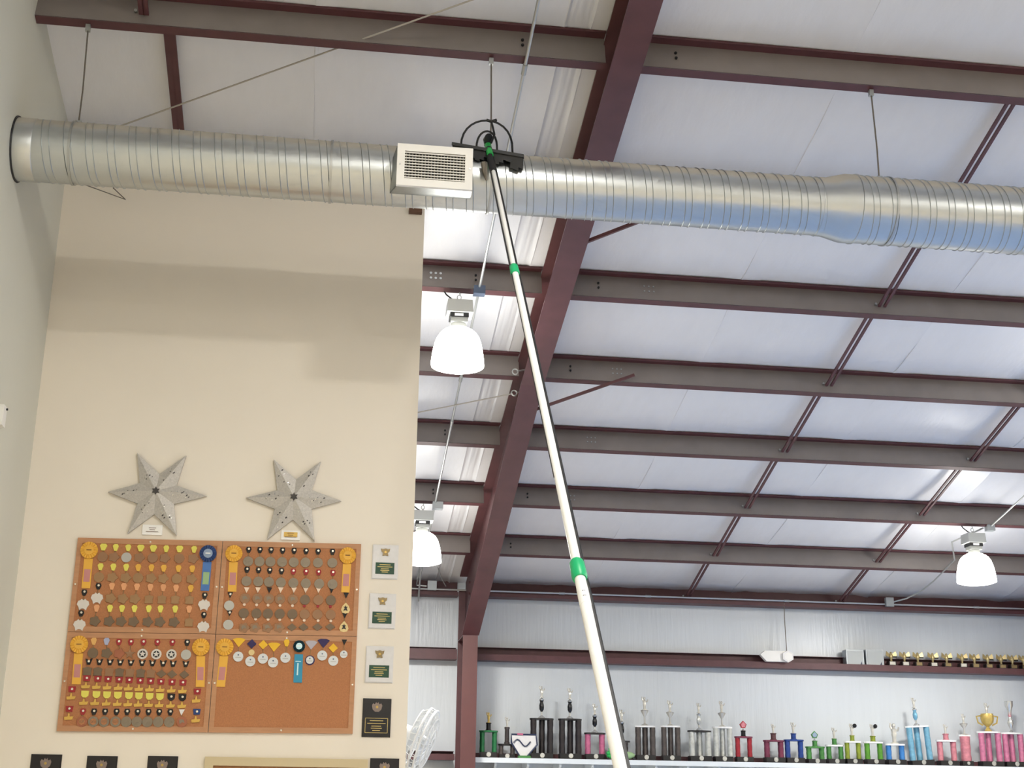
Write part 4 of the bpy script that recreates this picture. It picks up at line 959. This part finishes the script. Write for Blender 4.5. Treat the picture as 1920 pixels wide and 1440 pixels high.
# home-plate shaped award with coloured frame
c0 = at(983, 1396, YS-.1)
t = thing('plate_award', 'white five sided award with dark blue frame on green base', 'trophy', (c0.x, YS-.1, SZ), 'trophies on the far shelf')
build('base', MB().prism([(c0.x-.09, YS-.15, SZ), (c0.x+.09, YS-.15, SZ), (c0.x+.08, YS-.15, SZ+.035), (c0.x-.08, YS-.15, SZ+.035)], (0, .1, 0)), 'trophy_leaf', t, 0)
W_ = .175; zc = c0.z
P5 = [(-W_, .13), (W_*.9, .13), (W_*1.0, .0), (.04, -.155), (-.06, -.155), (-W_*1.0, .02)]
build('panel', MB().prism([(c0.x+a, YS-.1, zc+b) for a, b in P5], (0, .012, 0)), 'marble', t, 0)
mat('frame_navy', '2A3350', .4); mat('frame_pink', 'C86A8A', .4)
build('frame', MB().tube([(c0.x+a, YS-.102, zc+b) for a, b in P5], .012, 6, True), 'frame_navy', t)
build('stripe', MB().tube([(c0.x-.10, YS-.112, zc+.135), (c0.x-.02, YS-.112, zc+.132)], .013, 6), 'frame_pink', t)
build('swoosh', MB().tube([(c0.x-.15+.026*i, YS-.112, zc+.02+.045*math.sin(i*.75)) for i in range(10)], .009, 6), 'frame_navy', t)
# little green frog-like figurines by the pole
def critter(px, py, label, s=1.0):
    p = at(px, py, 18.77); p.z = SZ; t = thing('green_figurine', label, 'figurine', p, 'green figurines')
    mb = MB(); mb.ball(p+Vector((0, 0, .06*s)), .06*s, 10, 6, (1.5, 1, .75)); mb.ball(p+Vector((-.06*s, 0, .11*s)), .035*s, 8, 5); mb.cone(p+Vector((-.03*s, 0, .1*s)), p+Vector((-.05*s, 0, .19*s)), .018*s, .006*s, 6); build('body', mb, 'green_adapter' if s < 1 else 'tail_green', t)
    for dx in (-.07, .07): build('foot', MB().ball(p+Vector((dx*s, -.03, .018*s)), .022*s, 8, 5), 'trophy_base', t)
critter(1178, 1424, 'pale green toy figurine right of the pole', 1.05); critter(1147, 1424, 'small green toy figurine left of the pole', .8)
# eagles on the girt
mat('eagle_gold', 'C4B07C', .35, .4)
ex = [1672, 1697, 1722, 1750, 1776, 1805, 1828, 1853, 1878, 1899, 1920]
for i, px in enumerate(ex):
    p = at(px, 1244, 19.15); z = zg+.006; y = 19.16
    t = thing('eagle_trophy', 'small gold eagle trophy on the girt, %s from the left' % ORD[i], 'trophy', (p.x, y, z), 'eagle trophies on the girt')
    build('base', MB().box((p.x-.055, y-.045, z), (p.x+.055, y+.045, z+.14)), 'trophy_base', t, 0)
    build('nameplate', MB().box((p.x-.042, y-.049, z+.09), (p.x+.042, y-.045, z+.135)), 'trophy_ivory' if i in (0, 1, 3, 5) else 'brass_dark', t, 0)
    mb = MB(); c = Vector((p.x, y, z+.14))
    mb.lathe(c, [(.02, 0), (.012, .02), (.028, .06), (.03, .09), (.015, .115), (.02, .125), (.008, .14)], 8); build('body', mb, 'eagle_gold', t)
    for s in (-1, 1):
        build('wing', MB().prism([c+Vector((s*.015, .0, .06)), c+Vector((s*.085, -.02, .085)), c+Vector((s*.07, -.01, .15)), c+Vector((s*.02, 0, .11))], (0, .012, 0)), 'eagle_gold', t, 0)
    build('wing_band', MB().box(c+Vector((.02, -.03, .055)), c+Vector((.075, -.02, .075))), 'trophy_base', t, 0)
# grey boxes on the girt
for x0, x1, lab in ((1587, 1620, 'grey box on the girt, left of the pair'), (1624, 1657, 'grey box on the girt, right of the pair beside the eagles')):
    a = at(x0, 1241, 19.1); b = at(x1, 1241, 19.1); zt = at(x0, 1218, 19.1).z
    t = thing('display_box', lab, 'box', ((a.x+b.x)/2, 19.15, zg+.006), 'grey boxes on the girt')
    build('box_body', MB().box((a.x, 19.09, zg+.006), (b.x, 19.24, zt)), 'box_grey', t, 0)
    build('front_print', MB().box((a.x+.02, 19.085, zg+.03), (b.x-.02, 19.09, zt-.02)), 'box_print', t, 0)
    build('figure_print', MB().prism([(b.x-.07, 19.084, zg+.04), (b.x-.02, 19.084, zg+.04), (b.x-.035, 19.084, zg+.09), (b.x-.04, 19.084, zg+.13), (b.x-.06, 19.084, zg+.09)], (0, -.002, 0)), 'frame_navy', t, 0)
# emergency light with two lamp heads
a = at(1424, 1232, 19.05); b = at(1476, 1232, 19.05); cz = at(1450, 1231, 19.05).z; hh = .075
t = thing('emergency_light', 'white emergency light unit with two angled ends on the girt', 'light fixture', ((a.x+b.x)/2, 19.06, cz-hh), None)
x0, x1 = a.x, b.x+.03
build('housing', MB().prism([(x0, 19.0, cz+.02), (x0+.07, 19.0, cz+hh), (x1-.05, 19.0, cz+hh), (x1, 19.0, cz+.02), (x1-.03, 19.0, cz-hh), (x0+.09, 19.0, cz-hh)], (0, .08, 0)), 'vent_white', t, 0)
hc = at(1477, 1231, 18.98)
pts = [(hc.x+.088*math.cos(PI/3*i+PI/6)*1.0, 18.96, hc.z+.085*math.sin(PI/3*i+PI/6)) for i in range(6)]
build('lamp_head', MB().prism(pts, (0, .05, 0)), 'marble', t, 0)
build('lamp_face', MB().prism([(hc.x+(x-hc.x)*.72, 18.957, hc.z+(z-hc.z)*.72) for x, _, z in pts], (0, .004, 0)), 'vent_white', t, 0)
cable([at(1470, 1124, 19.03), at(1471, 1160, 19.1), at(1475, 1222, 19.04)], 'thin dark lead dropping from the eave beam to the emergency light', 'wire', .006, 'light_lead', 'wire', None)

# ------------------------------------------------------------------ fan behind the tan wall
fc = at(789, 1388, 11.3); fn = Vector((.90, -.22, -.34)).normalized()
fan = thing('wall_fan', 'white round caged fan peeking out behind the tan wall', 'fan', fc-Vector((0, 0, .28)))
e_ = fn.orthogonal().normalized(); g_ = fn.cross(e_); RF = .265
def ringpts(r, h, n=40): return [fc+fn*h+(e_*math.cos(2*PI*i/n)+g_*math.sin(2*PI*i/n))*r for i in range(n)]
for r, h in ((RF, 0), (RF*.98, .045), (RF*.75, .075), (RF*.45, .09), (RF*.2, .095), (RF*.85, -.06), (RF*.5, -.08)):
    build('cage_ring', MB().tube(ringpts(r, h), .006 if r < RF*.9 else .010, 6, True), 'fan_white', fan)
for i in range(28):
    a = 2*PI*i/28; d = e_*math.cos(a)+g_*math.sin(a)
    build('cage_wire', MB().tube([fc+d*RF*.2+fn*.095, fc+d*RF*.75+fn*.075, fc+d*RF*.98+fn*.045, fc+d*RF, fc+d*RF*.85-fn*.06, fc+d*RF*.3-fn*.085], .0028, 5), 'fan_white', fan)
for i in range(3):
    a = 2*PI*i/3+.4; d = e_*math.cos(a)+g_*math.sin(a); q = fn.cross(d)
    build('blade', MB().prism([fc+d*.04-q*.03, fc+d*.2-q*.08+fn*.02, fc+d*.235+q*.02+fn*.03, fc+d*.18+q*.09+fn*.05, fc+d*.04+q*.04+fn*.02], fn*.004), 'fan_white', fan, 0)
build('hub', MB().lathe(fc-fn*.01, [(.05, 0), (.05, .05), (.03, .07)], 16, fn), 'fan_white', fan)
build('motor', MB().lathe(fc-fn*.22, [(.04, 0), (.075, .03), (.08, .14), (.05, .16)], 16, fn), 'fan_white', fan)
build('arm', MB().tube([fc-fn*.15, fc-fn*.2+Vector((0, 0, -.12)), Vector((.60, YT+.3, fc.z-.25)), Vector((.55, YT+.12, fc.z-.25))], .018, 8), 'fan_white', fan)
